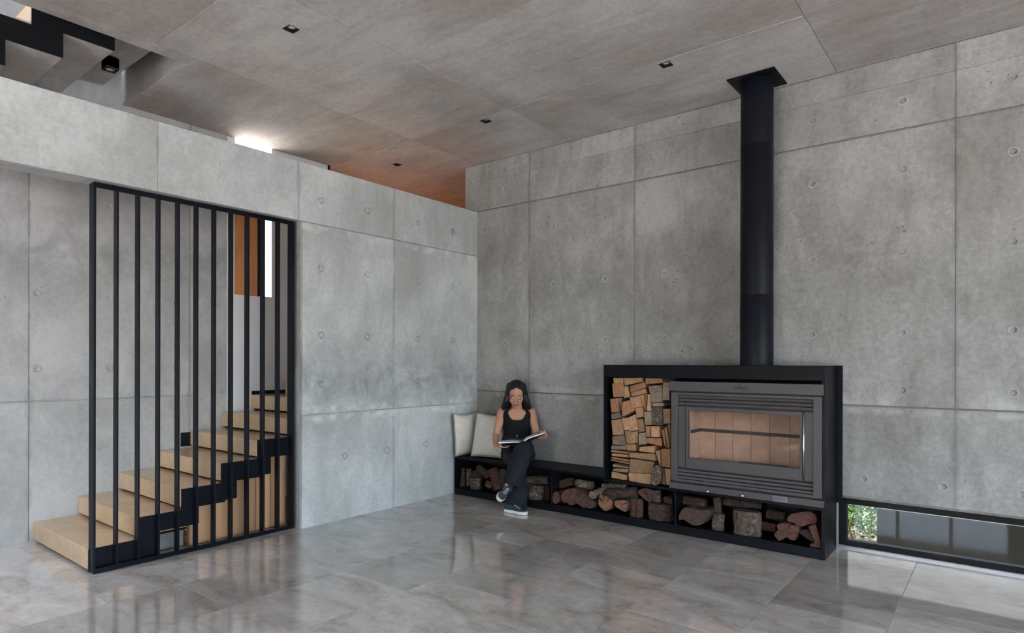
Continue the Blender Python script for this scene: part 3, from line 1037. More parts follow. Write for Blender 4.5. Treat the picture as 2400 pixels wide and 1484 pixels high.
# rows from the top; every piece: material key, shape word, outline in crop pixels
ROWS = [
    ('top row', [('split', 'small', [(172, 118), (278, 118), (282, 178), (176, 176)]), ('split', 'wide knotty', [(284, 118), (485, 118), (488, 163), (300, 203)]),
                 ('split', 'flat', [(522, 122), (705, 125), (705, 176), (530, 188)])]),
    ('second row', [('split_red', 'square', [(158, 180), (272, 170), (283, 325), (172, 333)]), ('split', 'narrow upright', [(262, 225), (330, 210), (340, 333), (285, 343)]),
                    ('split_red', 'flat reddish', [(350, 210), (505, 165), (520, 228), (362, 275)]), ('split', 'thin tilted', [(362, 279), (522, 233), (540, 285), (372, 325)]),
                    ('split_grey', 'large weathered', [(558, 208), (700, 195), (705, 383), (585, 390)]), ('split_grey', 'shaded upright', [(708, 170), (782, 172), (785, 366), (707, 360)])]),
    ('third row', [('split_red', 'upright', [(140, 350), (218, 340), (235, 490), (152, 500)]), ('split_grey', 'dark narrow', [(220, 338), (260, 335), (268, 468), (237, 488)]),
                   ('split_red', 'large square', [(265, 385), (350, 362), (402, 476), (272, 543)]), ('split', 'tilted square', [(350, 335), (450, 315), (490, 430), (382, 453)]),
                   ('split', 'thin wedge', [(455, 315), (499, 298), (533, 478), (520, 470)]), ('split_red', 'slim wedge', [(502, 298), (546, 290), (537, 400), (533, 468)]),
                   ('split', 'slim upright', [(549, 298), (570, 300), (580, 480), (539, 480)]), ('split_grey', 'low flat', [(592, 395), (720, 388), (722, 430), (598, 428)])]),
    ('fourth row', [('split_grey', 'dark flat', [(150, 510), (255, 490), (268, 555), (155, 570)]), ('split', 'square', [(408, 448), (495, 435), (505, 545), (425, 558)]),
                    ('split_grey', 'brown upright', [(502, 488), (578, 485), (588, 630), (515, 633)]), ('bark_pale', 'pale barked', [(585, 434), (705, 433), (708, 640), (592, 628)]),
                    ('split', 'tan upright', [(712, 458), (790, 455), (790, 618), (716, 618)])]),
    ('fifth row', [('split', 'broad', [(148, 582), (270, 562), (290, 735), (165, 746)]), ('split', 'leaning', [(264, 557), (318, 550), (350, 688), (287, 688)]),
                   ('split', 'knotty', [(314, 562), (408, 517), (438, 688), (362, 703)]), ('split', 'upright', [(427, 572), (498, 562), (520, 703), (447, 716)]),
                   ('split_red', 'shaded', [(522, 642), (574, 647), (574, 763), (526, 758)]), ('split', 'square', [(580, 647), (672, 647), (675, 766), (586, 763)]),
                   ('split_red', 'sliver-like', [(690, 687), (722, 682), (752, 878), (737, 873)]), ('split', 'leaning slim', [(725, 667), (755, 652), (788, 878), (757, 880)]),
                   ('split_red', 'narrow', [(758, 627), (792, 624), (795, 760), (790, 798)])]),
    ('sixth row', [('split_grey', 'brown square', [(160, 757), (295, 740), (306, 856), (165, 845)]), ('split', 'tapered upright', [(292, 694), (350, 692), (383, 836), (315, 836)]),
                   ('split', 'narrow', [(368, 710), (438, 697), (441, 833), (387, 828)]), ('split_grey', 'pale upright', [(445, 722), (520, 714), (522, 843), (448, 848)]),
                   ('split_red', 'long pinkish', [(520, 772), (700, 772), (702, 866), (530, 828)])]),
    ('seventh row', [('split_grey', 'long dark', [(150, 852), (308, 862), (306, 903), (150, 893)]), ('split_red', 'small square', [(314, 842), (408, 840), (415, 916), (320, 913)]),
                     ('split', 'wide pale', [(455, 872), (630, 857), (620, 938), (452, 916)])]),
    ('thin slats beside the left panel', [('split_red', 'topmost flat', [(145, 902), (335, 927), (335, 948), (148, 928)]), ('split', 'pinkish flat', [(150, 944), (335, 957), (335, 985), (155, 970)]),
                                          ('split', 'slanting thin', [(143, 980), (350, 1012), (350, 1030), (160, 998)]), ('split', 'dark-edged thin', [(142, 1004), (345, 1042), (340, 1060), (147, 1022)]),
                                          ('split', 'short thin', [(165, 1057), (330, 1087), (330, 1102), (165, 1090)]), ('split_grey', 'brown flat', [(172, 1106), (330, 1108), (325, 1150), (165, 1133)]),
                                          ('split', 'slanting bottom', [(150, 1138), (325, 1182), (318, 1235), (150, 1205)])]),
    ('bottom of the stack', [('split', 'long flat', [(347, 932), (618, 947), (633, 1023), (344, 985)]), ('split', 'big square', [(358, 997), (615, 1032), (600, 1162), (345, 1148)]),
                             ('split', 'wide lowest', [(340, 1152), (585, 1167), (580, 1283), (345, 1238)]), ('split', 'pale wedge', [(628, 915), (685, 905), (682, 1080)]),
                             ('split_red', 'tall', [(690, 892), (795, 892), (795, 1098), (695, 1083)]), ('bark_pale', 'grey barked upright', [(595, 1105), (640, 1068), (688, 1102), (680, 1270), (632, 1292), (582, 1270)]),
                             ('split_grey', 'shadowed', [(691, 1107), (720, 1107), (745, 1285), (692, 1270)]), ('split', 'half-hidden', [(725, 1107), (795, 1117), (795, 1290), (750, 1280)])]),
]
COLW = {'split': 'tan', 'split_red': 'reddish', 'split_grey': 'brown-grey', 'bark_pale': 'grey'}
rf = random.Random(11)
for rname, items in ROWS:
    for i, (mk, shp, poly) in enumerate(items):
        yf = FY + .035 + rf.uniform(0, .045)
        if 'barked upright' in shp:
            yf = FY + .012
        dep = min(rf.uniform(.26, .31), -.03 - yf)
        A = [niche(u, v, yf) for u, v in poly]
        cx_ = sum((q.x for q in A)) / len(A)
        cz_ = sum((q.z for q in A)) / len(A)
        kx, kz = rf.uniform(-.012, .012), rf.uniform(-.004, .004)
        tilt = [rf.uniform(-.008, .008) for _ in A]
        F = [(q.x, q.y + t, q.z) for q, t in zip(A, tilt)]
        B = [(cx_ + (q.x - cx_) * .96, yf + dep, cz_ + (q.z - cz_) * .96) for q in A]
        o = MB().prism(F, B).build('split_log', M[mk], None, .003)
        me = o.data
        me.transform(Matrix.Translation((-cx_, -yf, -cz_)))
        o.location = (cx_, yf, cz_)
        where = rname + ' of the upper niche' if 'row' in rname else rname
        tag(o, '%s %s firewood piece, %s from the left, %s' % (COLW[mk] if COLW[mk] not in shp else 'dry', shp, ORD[i], where) if 'slats' not in rname
            else '%s %s firewood slat, %s from the top among thin slats by the left panel' % (COLW[mk], shp, ORD[i]), 'firewood', 'split firewood in the upper niche')


# ------------------------------------------------------------------ round logs in the bench compartments
def finish_log(o, c, label):
    o.data.transform(Matrix.Translation(-Vector(c)))
    o.location = c
    tag(o, label, 'log', 'logs in the bench compartments')
    return o


def smooth_poly(P, k=3):
    """round a closed outline of (x, z) points with Catmull-Rom"""
    n = len(P)
    out = []
    for i in range(n):
        p0, p1, p2, p3 = P[i - 1], P[i], P[(i + 1) % n], P[(i + 2) % n]
        for j in range(k):
            t = j / k
            out.append(tuple(.5 * ((2 * b) + (c - a) * t + (2 * a - 5 * b + 4 * c - d) * t * t + (3 * b - a - 3 * c + d) * t ** 3) for a, b, c, d in zip(p0, p1, p2, p3)))
    return out


def end_log(px_poly, yf, length, mats, label, seed, drift=(0, 0), rnd_k=3):
    r_ = random.Random(seed)
    P = [atY(a, b, yf) for a, b in px_poly]
    P2 = smooth_poly([(q.x, q.z) for q in P], rnd_k)
    cx_ = sum(p[0] for p in P2) / len(P2)
    cz_ = sum(p[1] for p in P2) / len(P2)
    length = min(length, -.03 - yf)
    R = []
    K = 6
    for k in range(K + 1):
        t = k / K
        s_ = (.96 if k == 0 else 1.0) * (1 - .06 * t)
        R.append([(cx_ + drift[0] * t + (p[0] - cx_) * s_ * (1 + r_.uniform(-.035, .035) * (k > 0)), yf + length * t + (.004 if k == 1 else 0) - (.0 if k else .006) + r_.uniform(-.002, .002), cz_ + drift[1] * t + (p[1] - cz_) * s_ * (1 + r_.uniform(-.035, .035) * (k > 0))) for p in P2])
    o = MB().rings(R, 0, True).build('log', M[mats[0]], None)
    c = (cx_, yf, cz_)
    finish_log(o, c, label)
    n = len(R[0])
    mb = MB()
    cen = Vector((cx_, yf - .0065, cz_))
    f0 = [Vector(q) + Vector((0, -.0008, 0)) for q in R[0]]
    f1 = [cen + (q - cen) * .55 + Vector((0, r_.uniform(-.002, .001), 0)) for q in f0]
    f2 = [cen + (q - cen) * .08 for q in f0]
    mb.rings([f0, f1, f2], 0, False)
    mb.f.append(tuple(range(2 * n, 3 * n)))
    mb.m.append(0)
    e = mb.build('cut_face', M[mats[1]], o)
    e.data.transform(Matrix.Translation(-Vector(c)))
    return o


def side_log(p0, p1, r0, r1, y, mats, label, seed, flat=1.0, ends=True):
    """a log lying or standing in the picture's plane; p0, p1 are photo pixels of the axis ends, radii in pixels"""
    r_ = random.Random(seed)
    a, b = atY(p0[0], p0[1], y), atY(p1[0], p1[1], y)
    sc = (atY(p0[0] + 1, p0[1], y) - atY(p0[0], p0[1], y)).x * .82
    ff = 1 / math.sqrt(.616 + .384 * flat * flat)
    r0, r1 = r0 * sc * ff, r1 * sc * ff
    t = (b - a).normalized()
    u = t.cross(Vector((0, 1, 0))).normalized()
    w = Vector((0, 1, 0))
    n, K = 22, 9
    ridge = [r_.uniform(-.10, .10) for _ in range(n)]
    bow = r_.uniform(-.06, .06)
    R = []
    for k in range(K + 1):
        s_ = k / K
        c = a + (b - a) * s_ + u * (bow * r0 * math.sin(PI * s_))
        rr = r0 + (r1 - r0) * s_
        if k in (0, K):
            rr *= .95
        ring = []
        for j in range(n):
            ph = 2 * PI * j / n
            q = rr * (1 + ridge[j] + r_.uniform(-.035, .035))
            ring.append(c + u * (q * math.cos(ph)) + w * (q * flat * math.sin(ph)))
        R.append(ring)
    ymax = max(q.y for rg in R for q in rg)
    if ymax > -.025:
        d = Vector((0, -.025 - ymax, 0))
        R = [[q + d for q in rg] for rg in R]
    mb = MB().rings(R, 0, False)
    o = mb.build('log', M[mats[0]], None, smooth=False)
    c = sum((q for q in R[0]), Vector()) / n
    finish_log(o, c, label)
    for rg, sgn in ((R[0], -1), (R[-1], 1)):
        mbe = MB()
        cc = sum(rg, Vector()) / n
        o1 = [q + t * (.0005 * sgn) for q in rg]
        o2 = [cc + (q - cc) * .5 + t * (.0005 + r_.uniform(-.002, .001)) * sgn for q in rg]
        mbe.rings([o1, o2], 0, False)
        mbe.f.append(tuple(range(n, 2 * n)))
        mbe.m.append(0)
        e = mbe.build('cut_face', M[mats[1]], o)
        e.data.transform(Matrix.Translation(-c))
    return o


def C1(u, v):
    return (1060 + u / 10, 1080 + v / 10)


def C2(u, v):
    return (1280 + u / 10, 1100 + v / 10)


def C3(u, v):
    return (1480 + u / 9.231, 1120 + v / 9.231)


def C4(u, v):
    return (1690 + u / 9.231, 1160 + v / 9.231)


YL = FY + .10
B, BP, BR, CD, CR, CT = 'bark', 'bark_pale', 'bark_red', 'cut_dark', 'cut_red', 'cut_tan'
# first compartment (left of and behind the reader's leg)
side_log(C1(175, 175), C1(185, 600), 2.6, 4.5, YL, (B, CD), 'thin upright splintered log against the bench left end', 1)
side_log(C1(250, 170), C1(255, 600), 4.2, 5.2, YL + .03, (BR, CD), 'slim upright reddish-brown split log, second from the bench left end', 2)
side_log(C1(395, 180), C1(375, 600), 6.0, 6.5, YL + .11, (BP, CD), 'pale-topped upright log standing behind the crackled block', 3)
side_log(C1(550, 400), C1(560, 655), 13.5, 12.5, YL + .03, (BP, CD), 'pale crackled bark block in the left compartment', 4, .8)
side_log(C1(480, 330), C1(720, 385), 9, 9, YL + .10, (B, CD), 'dark brown log lying on the pale crackled block', 5)
side_log(C1(600, 165), C1(845, 345), 7.5, 7.0, YL + .04, (B, CT), 'slanting split log with a pale edge, high in the left compartment', 6, .8)
side_log(C1(935, 190), C1(1080, 680), 11, 10, YL + .05, (BR, CR), 'large dark log leaning diagonally beside the crossed foot', 7, .7)
side_log(C1(800, 530), C1(900, 590), 6.5, 6.5, YL + .02, (BP, CT), 'short log end with light bark below the diagonal log', 8)
side_log(C1(1150, 200), C1(1240, 640), 9, 9, YL + .12, (B, CD), 'shaded log leaning behind the crossed leg', 9)
side_log(C1(1760, 450), C1(2270, 445), 8, 9, YL + .05, (BP, CD), 'streaky bark log lying on the pale block right of the leg', 10, .9)
side_log(C1(1930, 560), C1(1920, 895), 22, 20, YL + .03, (BP, CD), 'stout pale block with a white bark scar, right of the leg', 11, .55)
side_log(C1(2215, 570), C1(2225, 940), 6.5, 7, YL + .10, (BR, CD), 'narrow brown log wedged against the first divider', 12)
# second compartment
side_log(C2(330, 360), C2(640, 290), 10.5, 9.5, YL + .08, (BR, CD), 'dull brown log lying on top of the lobed log', 13)
side_log(C2(720, 320), C2(1090, 380), 9.5, 9.5, YL + .03, (BP, CD), 'orange-flecked bark log at the top centre of the second compartment', 14)
end_log([C2(235, 520), C2(300, 560), C2(335, 660), C2(310, 760), C2(235, 810), C2(170, 770), C2(138, 680), C2(165, 580)], FY + .03, .28, (BR, CR), 'small round red-brown log end beside the first divider', 15)
end_log([C2(350, 600), C2(400, 510), C2(560, 440), C2(700, 450), C2(850, 530), C2(960, 620), C2(1060, 720), C2(1170, 780), C2(1180, 850), C2(1060, 930), C2(960, 905), C2(890, 915), C2(790, 840), C2(700, 790), C2(640, 835), C2(560, 850), C2(520, 800), C2(545, 745), C2(480, 770), C2(430, 795), C2(345, 710)], FY + .03, .30, (B, CR), 'big lobed red-brown log end filling the second compartment', 16, (.05, .0))
end_log([C2(1010, 560), C2(1060, 510), C2(1120, 540), C2(1165, 620), C2(1150, 690), C2(1080, 695), C2(1020, 650)], FY + .035, .30, (BP, CT), 'grey-barked log with a small ringed pale end, running back and up', 17, (.16, .085))
end_log([C2(1250, 625), C2(1330, 600), C2(1450, 640), C2(1550, 740), C2(1560, 850), C2(1500, 950), C2(1400, 980), C2(1290, 910), C2(1230, 800)], FY + .03, .28, (B, CT), 'round orange-brown log end below the thick barked log', 18)
side_log(C2(1320, 380), C2(1900, 400), 5.5, 6.5, YL + .05, (BP, CD), 'flat pale bark strip lying on the thick barked log', 19, 1.2)
side_log(C2(1400, 580), C2(2120, 540), 11.5, 13, YL + .03, (B, CD), 'thick grey-brown barked log lying crosswise', 20)
end_log([C2(1600, 790), C2(1640, 730), C2(1760, 720), C2(1900, 740), C2(1930, 880), C2(1880, 1000), C2(1760, 960), C2(1640, 880)], FY + .04, .26, (B, CT), 'cracked orange end-grain log next to the slim upright stump', 21)
side_log(C2(2120, 690), C2(2110, 1100), 15.5, 16, YL + .0, (BR, CD), 'slim upright bark stump in the second compartment', 22, .7)
end_log([C3(135, 320), C3(200, 240), C3(330, 220), C3(440, 270), C3(470, 400), C3(420, 540), C3(310, 480)], YL + .02, .24, (B, CR), 'dark red half-round log end high beside the second divider', 23)
side_log(C3(540, 260), C3(560, 520), 11.5, 10.5, YL + .05, (BP, CD), 'rough mossy bark log behind the dark red half-round end', 24)
side_log(C3(625, 560), C3(630, 940), 30, 27.5, YL + .03, (B, CD), 'broad upright bark stump left of the second divider', 25, .5)
end_log([C3(690, 440), C3(760, 400), C3(870, 440), C3(890, 560), C3(800, 560), C3(710, 520)], YL + .06, .2, (BR, CR), 'small reddish log end in the gap above the broad stump', 26)
# third compartment, below the stove
end_log([C3(1025, 400), C3(1075, 320), C3(1120, 400), C3(1100, 470), C3(1040, 470)], YL + .08, .2, (BR, CT), 'little pointed reddish log end at the top left below the stove', 27)
side_log(C3(1110, 480), C3(1620, 560), 13, 13, YL + .10, (B, CD), 'long dark log lying slanted below the stove', 28)
side_log(C3(975, 590), C3(1120, 640), 8, 8, YL + .09, (BR, CD), 'dark log end right of the second divider', 29)
end_log([C3(1030, 790), C3(1110, 660), C3(1220, 640), C3(1400, 690), C3(1620, 690), C3(1730, 730), C3(1690, 850), C3(1560, 1000), C3(1400, 1040), C3(1290, 1010), C3(1120, 900), C3(1030, 920)], FY + .035, .28, (B, CD), 'wide wedge-shaped brown log end at the compartment floor', 30)
side_log(C3(1850, 420), C3(1880, 740), 11.5, 11.5, YL + .07, (B, CD), 'dark upright log standing on the mossy stump', 31)
side_log(C3(1900, 770), C3(1870, 1130), 15.5, 17, YL + .03, (BP, CD), 'flaky mossy stump between the wedge log and the big stump', 32, .8)
side_log(C3(2000, 520), C4(860, 240), 10, 9, YL + .12, (B, CD), 'dark log lying on top of the big stump', 33)
side_log(C4(545, 340), C4(560, 930), 35, 33, YL + .03, (BP, CD), 'biggest stump with pale bark scars, upright below the stove', 34, .5)
side_log(C4(880, 660), C4(1190, 720), 13, 11, YL + .08, (BR, CR), 'ribbed reddish log poking out right of the big stump', 35)
side_log(C4(1000, 420), C4(1390, 490), 13.5, 13, YL + .12, (B, CR), 'dark brown log lying above the ribbed reddish log', 36)
end_log([C4(1210, 640), C4(1400, 600), C4(1560, 650), C4(1690, 660), C4(1690, 800), C4(1640, 900), C4(1600, 990), C4(1510, 970), C4(1420, 920), C4(1350, 960), C4(1250, 1000), C4(1190, 930), C4(1140, 850), C4(1230, 760)], FY + .04, .25, (BR, CR), 'star-shaped red-brown log end on the right compartment floor', 37, (0, 0), 3)
end_log([C4(1430, 500), C4(1520, 410), C4(1750, 370), C4(1900, 350), C4(2050, 430), C4(2090, 560), C4(2040, 620), C4(1900, 640), C4(1720, 690), C4(1560, 600), C4(1450, 580)], FY + .05, .26, (BR, CR), 'mossy orange-brown log end on top at the right side panel', 38)
end_log([C4(1690, 790), C4(1800, 740), C4(1900, 780), C4(2000, 960), C4(1990, 1010), C4(1880, 960), C4(1750, 860)], FY + .09, .22, (BR, CD), 'dim brown log end low behind the red plank', 39)
o = MB().prism([tuple(atY(*C4(a, b), FY + .03)) for a, b in ((1880, 690), (2040, 630), (2150, 1000), (2160, 1165), (1905, 1120), (1920, 1070), (2030, 1045))], [tuple(atY(*C4(a, b), FY + .03) + Vector((0, .25, 0))) for a, b in ((1880, 690), (2040, 630), (2150, 1000), (2160, 1165), (1905, 1120), (1920, 1070), (2030, 1045))]).build('log', M['cut_red'], None, .004)
c = atY(*C4(2050, 1000), FY + .03)
finish_log(o, c, 'upright split red plank leaning on the right side panel')

# ------------------------------------------------------------------ cushions
def cushion(name, bl, br, up, size, label, thick=.085, seed=0):
    """bl, br: bottom corners; up: direction of the leaning back"""
    r_ = random.Random(seed)
    bl, br, up = Vector(bl), Vector(br), Vector(up).normalized()
    ux = (br - bl)
    W = ux.length
    ux.normalize()
    nrm = up.cross(ux).normalized() * -1
    c0 = bl + ux * (W / 2)
    N = 18
    mb = MB()
    idx = {}

    def P(i, j, s_):
        a, b = -1 + 2 * i / N, -1 + 2 * j / N
        pin = .05
        x_ = a * (1 - pin * (1 - abs(b) ** 2.0) * abs(a) ** 3)
        y_ = b * (1 - pin * (1 - abs(a) ** 2.0) * abs(b) ** 3)
        h = ((1 - abs(a) ** 2.6) * (1 - abs(b) ** 2.6)) ** .55 * thick
        h += .006 * mnoise.noise(Vector((a * 2.3 + seed, b * 2.3, s_))) * (1 - max(abs(a), abs(b)) ** 6)
        sag = -.02 * (1 - abs(a)) * (b > .6) * (b - .6) / .4
        return c0 + ux * (x_ * W / 2) + up * ((y_ + 1) * size / 2 + sag) + nrm * (h * s_)
    for s_ in (1, -1):
        for i in range(N + 1):
            for j in range(N + 1):
                mb.v.append(tuple(P(i, j, s_)))
        o_ = 0 if s_ == 1 else (N + 1) ** 2
        for i in range(N):
            for j in range(N):
                q = [o_ + i * (N + 1) + j, o_ + (i + 1) * (N + 1) + j, o_ + (i + 1) * (N + 1) + j + 1, o_ + i * (N + 1) + j + 1]
                mb.f.append(tuple(q))
                mb.m.append(0)
    t = thing(name, label, 'cushion', 'linen cushions on the bench')
    mb.build('cushion_cover', M['linen'], t, smooth=True)
    loop = [P(i, 0, 0) for i in range(N)] + [P(N, j, 0) for j in range(N)] + [P(N - i, N, 0) for i in range(N)] + [P(0, N - j, 0) for j in range(N)]
    MB().tube(loop, .0045, 6, closed=True).build('piping', M['seam'], t, smooth=True)
    return t


cushion('cushion', (.085, -.46, ZB + .012), (.085, -.04, ZB + .012), (-.02, -.06, 1), .485, 'beige linen cushion leaning in the corner, leftmost on the bench', .062, 1)
cushion('cushion', (.20, -.335, ZB + .012), (.66, -.26, ZB + .012), (.0, .2, 1), .50, 'beige linen cushion beside the reader, right of the corner cushion', .07, 2)
cushion('cushion', (.42, -.075, ZB + .012), (.86, -.075, ZB + .012), (.0, .03, 1), .52, 'beige linen cushion mostly hidden behind the seated reader', .045, 3)

# ------------------------------------------------------------------ the reader
def LV(a, b, c):
    return RT * a + FWD * b + UP * c


PZ0 = (atY(1211.5, 1000, -.195) - CAM).dot(FWD)


def P3(px, py, y):
    """a point of the reader: photo pixel and distance before or behind the torso's middle"""
    return CAM + ray(px, py) * (PZ0 + (y + .195) / .785)


person = thing('person', 'woman in black tank top and dark trousers reading on the bench, legs crossed', 'person')
TY = -.195                                      # torso depth
TOR = [  # photo row, half width px, half depth m, centre px, y
    (950, 7.5, .052, 1211, TY - .01), (956, 15, .060, 1211, TY), (960.5, 29, .075, 1211.5, TY), (966, 35.5, .088, 1211.5, TY), (976, 35, .098, 1211.5, TY - .005),
    (986, 32.5, .112, 1211.5, TY - .012), (998, 32.0, .122, 1211.5, TY - .018), (1010, 30.5, .112, 1211.5, TY - .012), (1022, 30.5, .105, 1211.5, TY - .005),
    (1036, 32.5, .115, 1212, TY), (1050, 35.5, .130, 1213, TY), (1066, 37, .135, 1214, TY), (1078, 34, .125, 1214, TY)]


def torso_ring(row, n=48, grow=0.0):
    """ellipse of the torso at a photo row (linear between the table rows)"""
    for A_, B_ in zip(TOR, TOR[1:]):
        if A_[0] <= row <= B_[0]:
            t = (row - A_[0]) / (B_[0] - A_[0])
            t = t * t * (3 - 2 * t) * .5 + t * .5
            hw, hd, cx_, y_ = [A_[k] + (B_[k] - A_[k]) * t for k in (1, 2, 3, 4)]
            break
    c = P3(cx_, row, y_)
    w_ = hw * (c - CAM).dot(FWD) / FPX + grow
    hd += grow
    return [c + LV(w_ * math.copysign(abs(math.cos(2 * PI * j / n)) ** .85, math.cos(2 * PI * j / n)), hd * math.sin(2 * PI * j / n), 0) for j in range(n)]


rows = [950 + (1078 - 950) * k / 40 for k in range(41)]
body = MB()
body.rings([torso_ring(r) for r in rows])
# neck and head
SK = 1.13
neck0, neck1 = P3(1211.5, 962, TY - .01), P3(1210.5, 938, TY - .045)
body.capsule(neck0, neck1, .058, .053)
HC = P3(1210, 924, TY - .075)                    # head centre
PIT = math.radians(33)
HM = Matrix.Rotation(PIT, 3, 'X')               # bows the face (towards -Y) down
HM = Matrix.Rotation(math.radians(37), 3, 'Z') @ HM


def H(x, y, z):
    return HC + HM @ (Vector((x, y, z)) * SK)


def hel(mb, c, r):
    mb.ellipsoid(H(*c), tuple(q * SK for q in r), HM)


hel(body, (0, .012, .030), (.074, .092, .088))   # skull
hel(body, (0, -.020, -.020), (.066, .072, .078))  # face
hel(body, (0, -.040, -.072), (.042, .045, .040))  # jaw
hel(body, (0, -.066, -.098), (.020, .018, .016))  # chin
for sx in (-1, 1):
    hel(body, (sx * .038, -.070, -.022), (.024, .022, .022))   # cheek
    hel(body, (sx * .030, -.079, .012), (.015, .010, .009))    # lowered eyelid
    hel(body, (sx * .072, .010, -.005), (.008, .018, .028))    # ear
body.capsule(H(0, -.088, .016), H(0, -.109, -.024), .008 * SK, .0115 * SK)      # nose
hel(body, (.010, -.100, -.030), (.008, .008, .007))
hel(body, (-.010, -.100, -.030), (.008, .008, .007))
hel(body, (0, -.090, -.055), (.022, .012, .007))
hel(body, (0, -.088, -.066), (.019, .012, .008))
# arms: her right arm is on the left of the picture
SHL, SHR = P3(1176.5, 966.5, TY + .01), P3(1246, 966.5, TY + .01)
ELL, ELR = P3(1162, 1022, -.30), P3(1257, 1021, -.30)
WRL, WRR = P3(1161.5, 1043.5, -.475), P3(1264, 1024, -.450)
for sh, el, wr in ((SHL, ELL, WRL), (SHR, ELR, WRR)):
    mid = sh.lerp(el, .45)
    body.capsule(sh, mid, .052, .046)
    body.capsule(mid, el, .046, .038)
    m2 = el.lerp(wr, .4)
    body.capsule(el, m2, .038, .037)
    body.capsule(m2, wr, .037, .025)


def hand(mb, wrist, along, back, side, fingers_curl, thumb, sc=1.0):
    """wrist; along: palm direction; back: back-of-hand normal; side: towards the thumb"""
    al, bk, sd = [Vector(q).normalized() for q in (along, back, side)]
    for o_ in (-.026, -.009, .009, .026):
        mb.capsule(wrist + sd * (o_ * .55 * sc), wrist + al * (.078 * sc) + sd * (o_ * sc), .0145 * sc, .0125 * sc, 12)
    for o_, L, w in ((.029, .066, 0), (.0098, .075, 1), (-.0098, .069, 2), (-.029, .054, 3)):
        p = wrist + al * (.080 * sc) + sd * (o_ * sc)
        d = al
        for k, fr in enumerate((.45, .32, .23)):
            a = fingers_curl[k] + .05 * w
            d = (Matrix.Rotation(a, 3, bk.cross(al)) @ d).normalized()
            q = p + d * (L * fr * sc)
            mb.capsule(p, q, (.0088 - .0009 * k) * sc, (.0082 - .0009 * k) * sc, 10)
            p = q
    p = wrist + al * (.022 * sc) + sd * (.026 * sc)
    for d_, L in thumb:
        d = (al * d_[0] + sd * d_[1] + bk * d_[2]).normalized()
        q = p + d * (L * sc)
        mb.capsule(p, q, .0115 * sc, .0100 * sc, 10)
        p = q


# book: spine, left and right page edges nearest the viewer
BK0 = P3(1226, 1042.5, -.545)
BKL, BKR = P3(1168.5, 1040, -.545), P3(1275, 1016, -.545)
bdir = LV(0, .24, -.012)                  # from the near (top) edge to the far (bottom) edge of the book
# her right hand holds the left edge from outside and below, thumb on top
hand(body, WRL, LV(.92, -.30, -.22), LV(-.10, -.25, -1), LV(-.25, -.90, .20), (.10, .25, .25), [((.75, .55, -.35), .034), ((.9, .25, -.25), .026)], 1.0)
# her left hand pinches the right page
hand(body, WRR, LV(.62, -.62, .20), LV(.70, .35, -.62), LV(-.35, -.30, .88), (.30, .85, .75), [((.75, .45, -.45), .034), ((.85, .0, -.50), .026)], 1.0)
# ankles
FT1 = P3(1203, 1186, -.60)
FT2 = P3(1191, 1136, -.715)
KN1, KN2 = P3(1209, 1082, -.60), P3(1228, 1056, -.63)
body.capsule(P3(1207, 1150, -.59), FT1, .045, .036)
body.capsule(P3(1199, 1122, -.715), FT2, .040, .035)
bo = remeshed(body, 'body', M['skin'], person, .0042, 4, .5)
tag(bo, 'bare tanned arms, neck and face')

# tank top: shell over the torso with straps
NT = 288
trow = [953 + (1046 - 953) * k / 240 for k in range(241)]
mb = MB()
grid = []
for r in trow:
    grid.append(torso_ring(r, NT, .0065))


def covered(j, r):
    a = 2 * PI * j / NT
    front = math.sin(a) < 0
    d = abs(math.cos(a)) * 35
    p = atan = None
    if r > 990:
        return True
    if d < 20:
        lim = 983 - 24 * (d / 20) ** 3.2 if front else 972 - 12 * (d / 20) ** 3
        return r > lim
    if d < 27.5:
        return r > 957
    return r > 962 + 26 * ((d - 27.5) / 7.5) ** .7


for r in grid:
    mb.v += [tuple(q) for q in r]
for k in range(len(trow) - 1):
    for j in range(NT):
        if covered(j + .5, (trow[k] + trow[k + 1]) / 2):
            mb.f.append((k * NT + j, k * NT + (j + 1) % NT, (k + 1) * NT + (j + 1) % NT, (k + 1) * NT + j))
            mb.m.append(0)
tt = mb.build('tank_top', M['tank'], person, smooth=True)
sd_ = tt.modifiers.new('s', 'SOLIDIFY')
sd_.thickness = .004
sd_.offset = 0
apply_mods(tt)
for p in tt.data.polygons:
    p.use_smooth = True

# trousers: high waist and two wide legs
tr = MB()
wr_ = [1019 + (1078 - 1019) * k / 16 for k in range(17)]
tr.rings([torso_ring(r, 48, .012 if r > 1024 else .009) for r in wr_])
HPL, HPR = P3(1196, 1066, TY - .02), P3(1232, 1066, TY - .02)
tr.capsule(HPL, KN1, .105, .088)
tr.capsule(HPR, KN2, .105, .092)


def cone_leg(mb, a, b, r0, r1, fl0=1.0, fl1=1.0, n=28, K=14, seed=0, fold=.05):
    r_ = random.Random(seed)
    t = (b - a).normalized()
    u = t.cross(Vector((0, 1, 0))).normalized()
    w = u.cross(t)
    ph = r_.uniform(0, 6)
    R = []
    for k in range(K + 1):
        s_ = k / K
        rr = r0 + (r1 - r0) * s_
        fl = fl0 + (fl1 - fl0) * s_
        R.append([a + (b - a) * s_ + u * (rr * math.cos(2 * PI * j / n) * (1 + fold * s_ * math.sin(5 * 2 * PI * j / n + ph))) + w * (rr * fl * math.sin(2 * PI * j / n) * (1 + fold * s_ * math.cos(4 * 2 * PI * j / n + ph))) for j in range(n)])
    mb.rings(R)


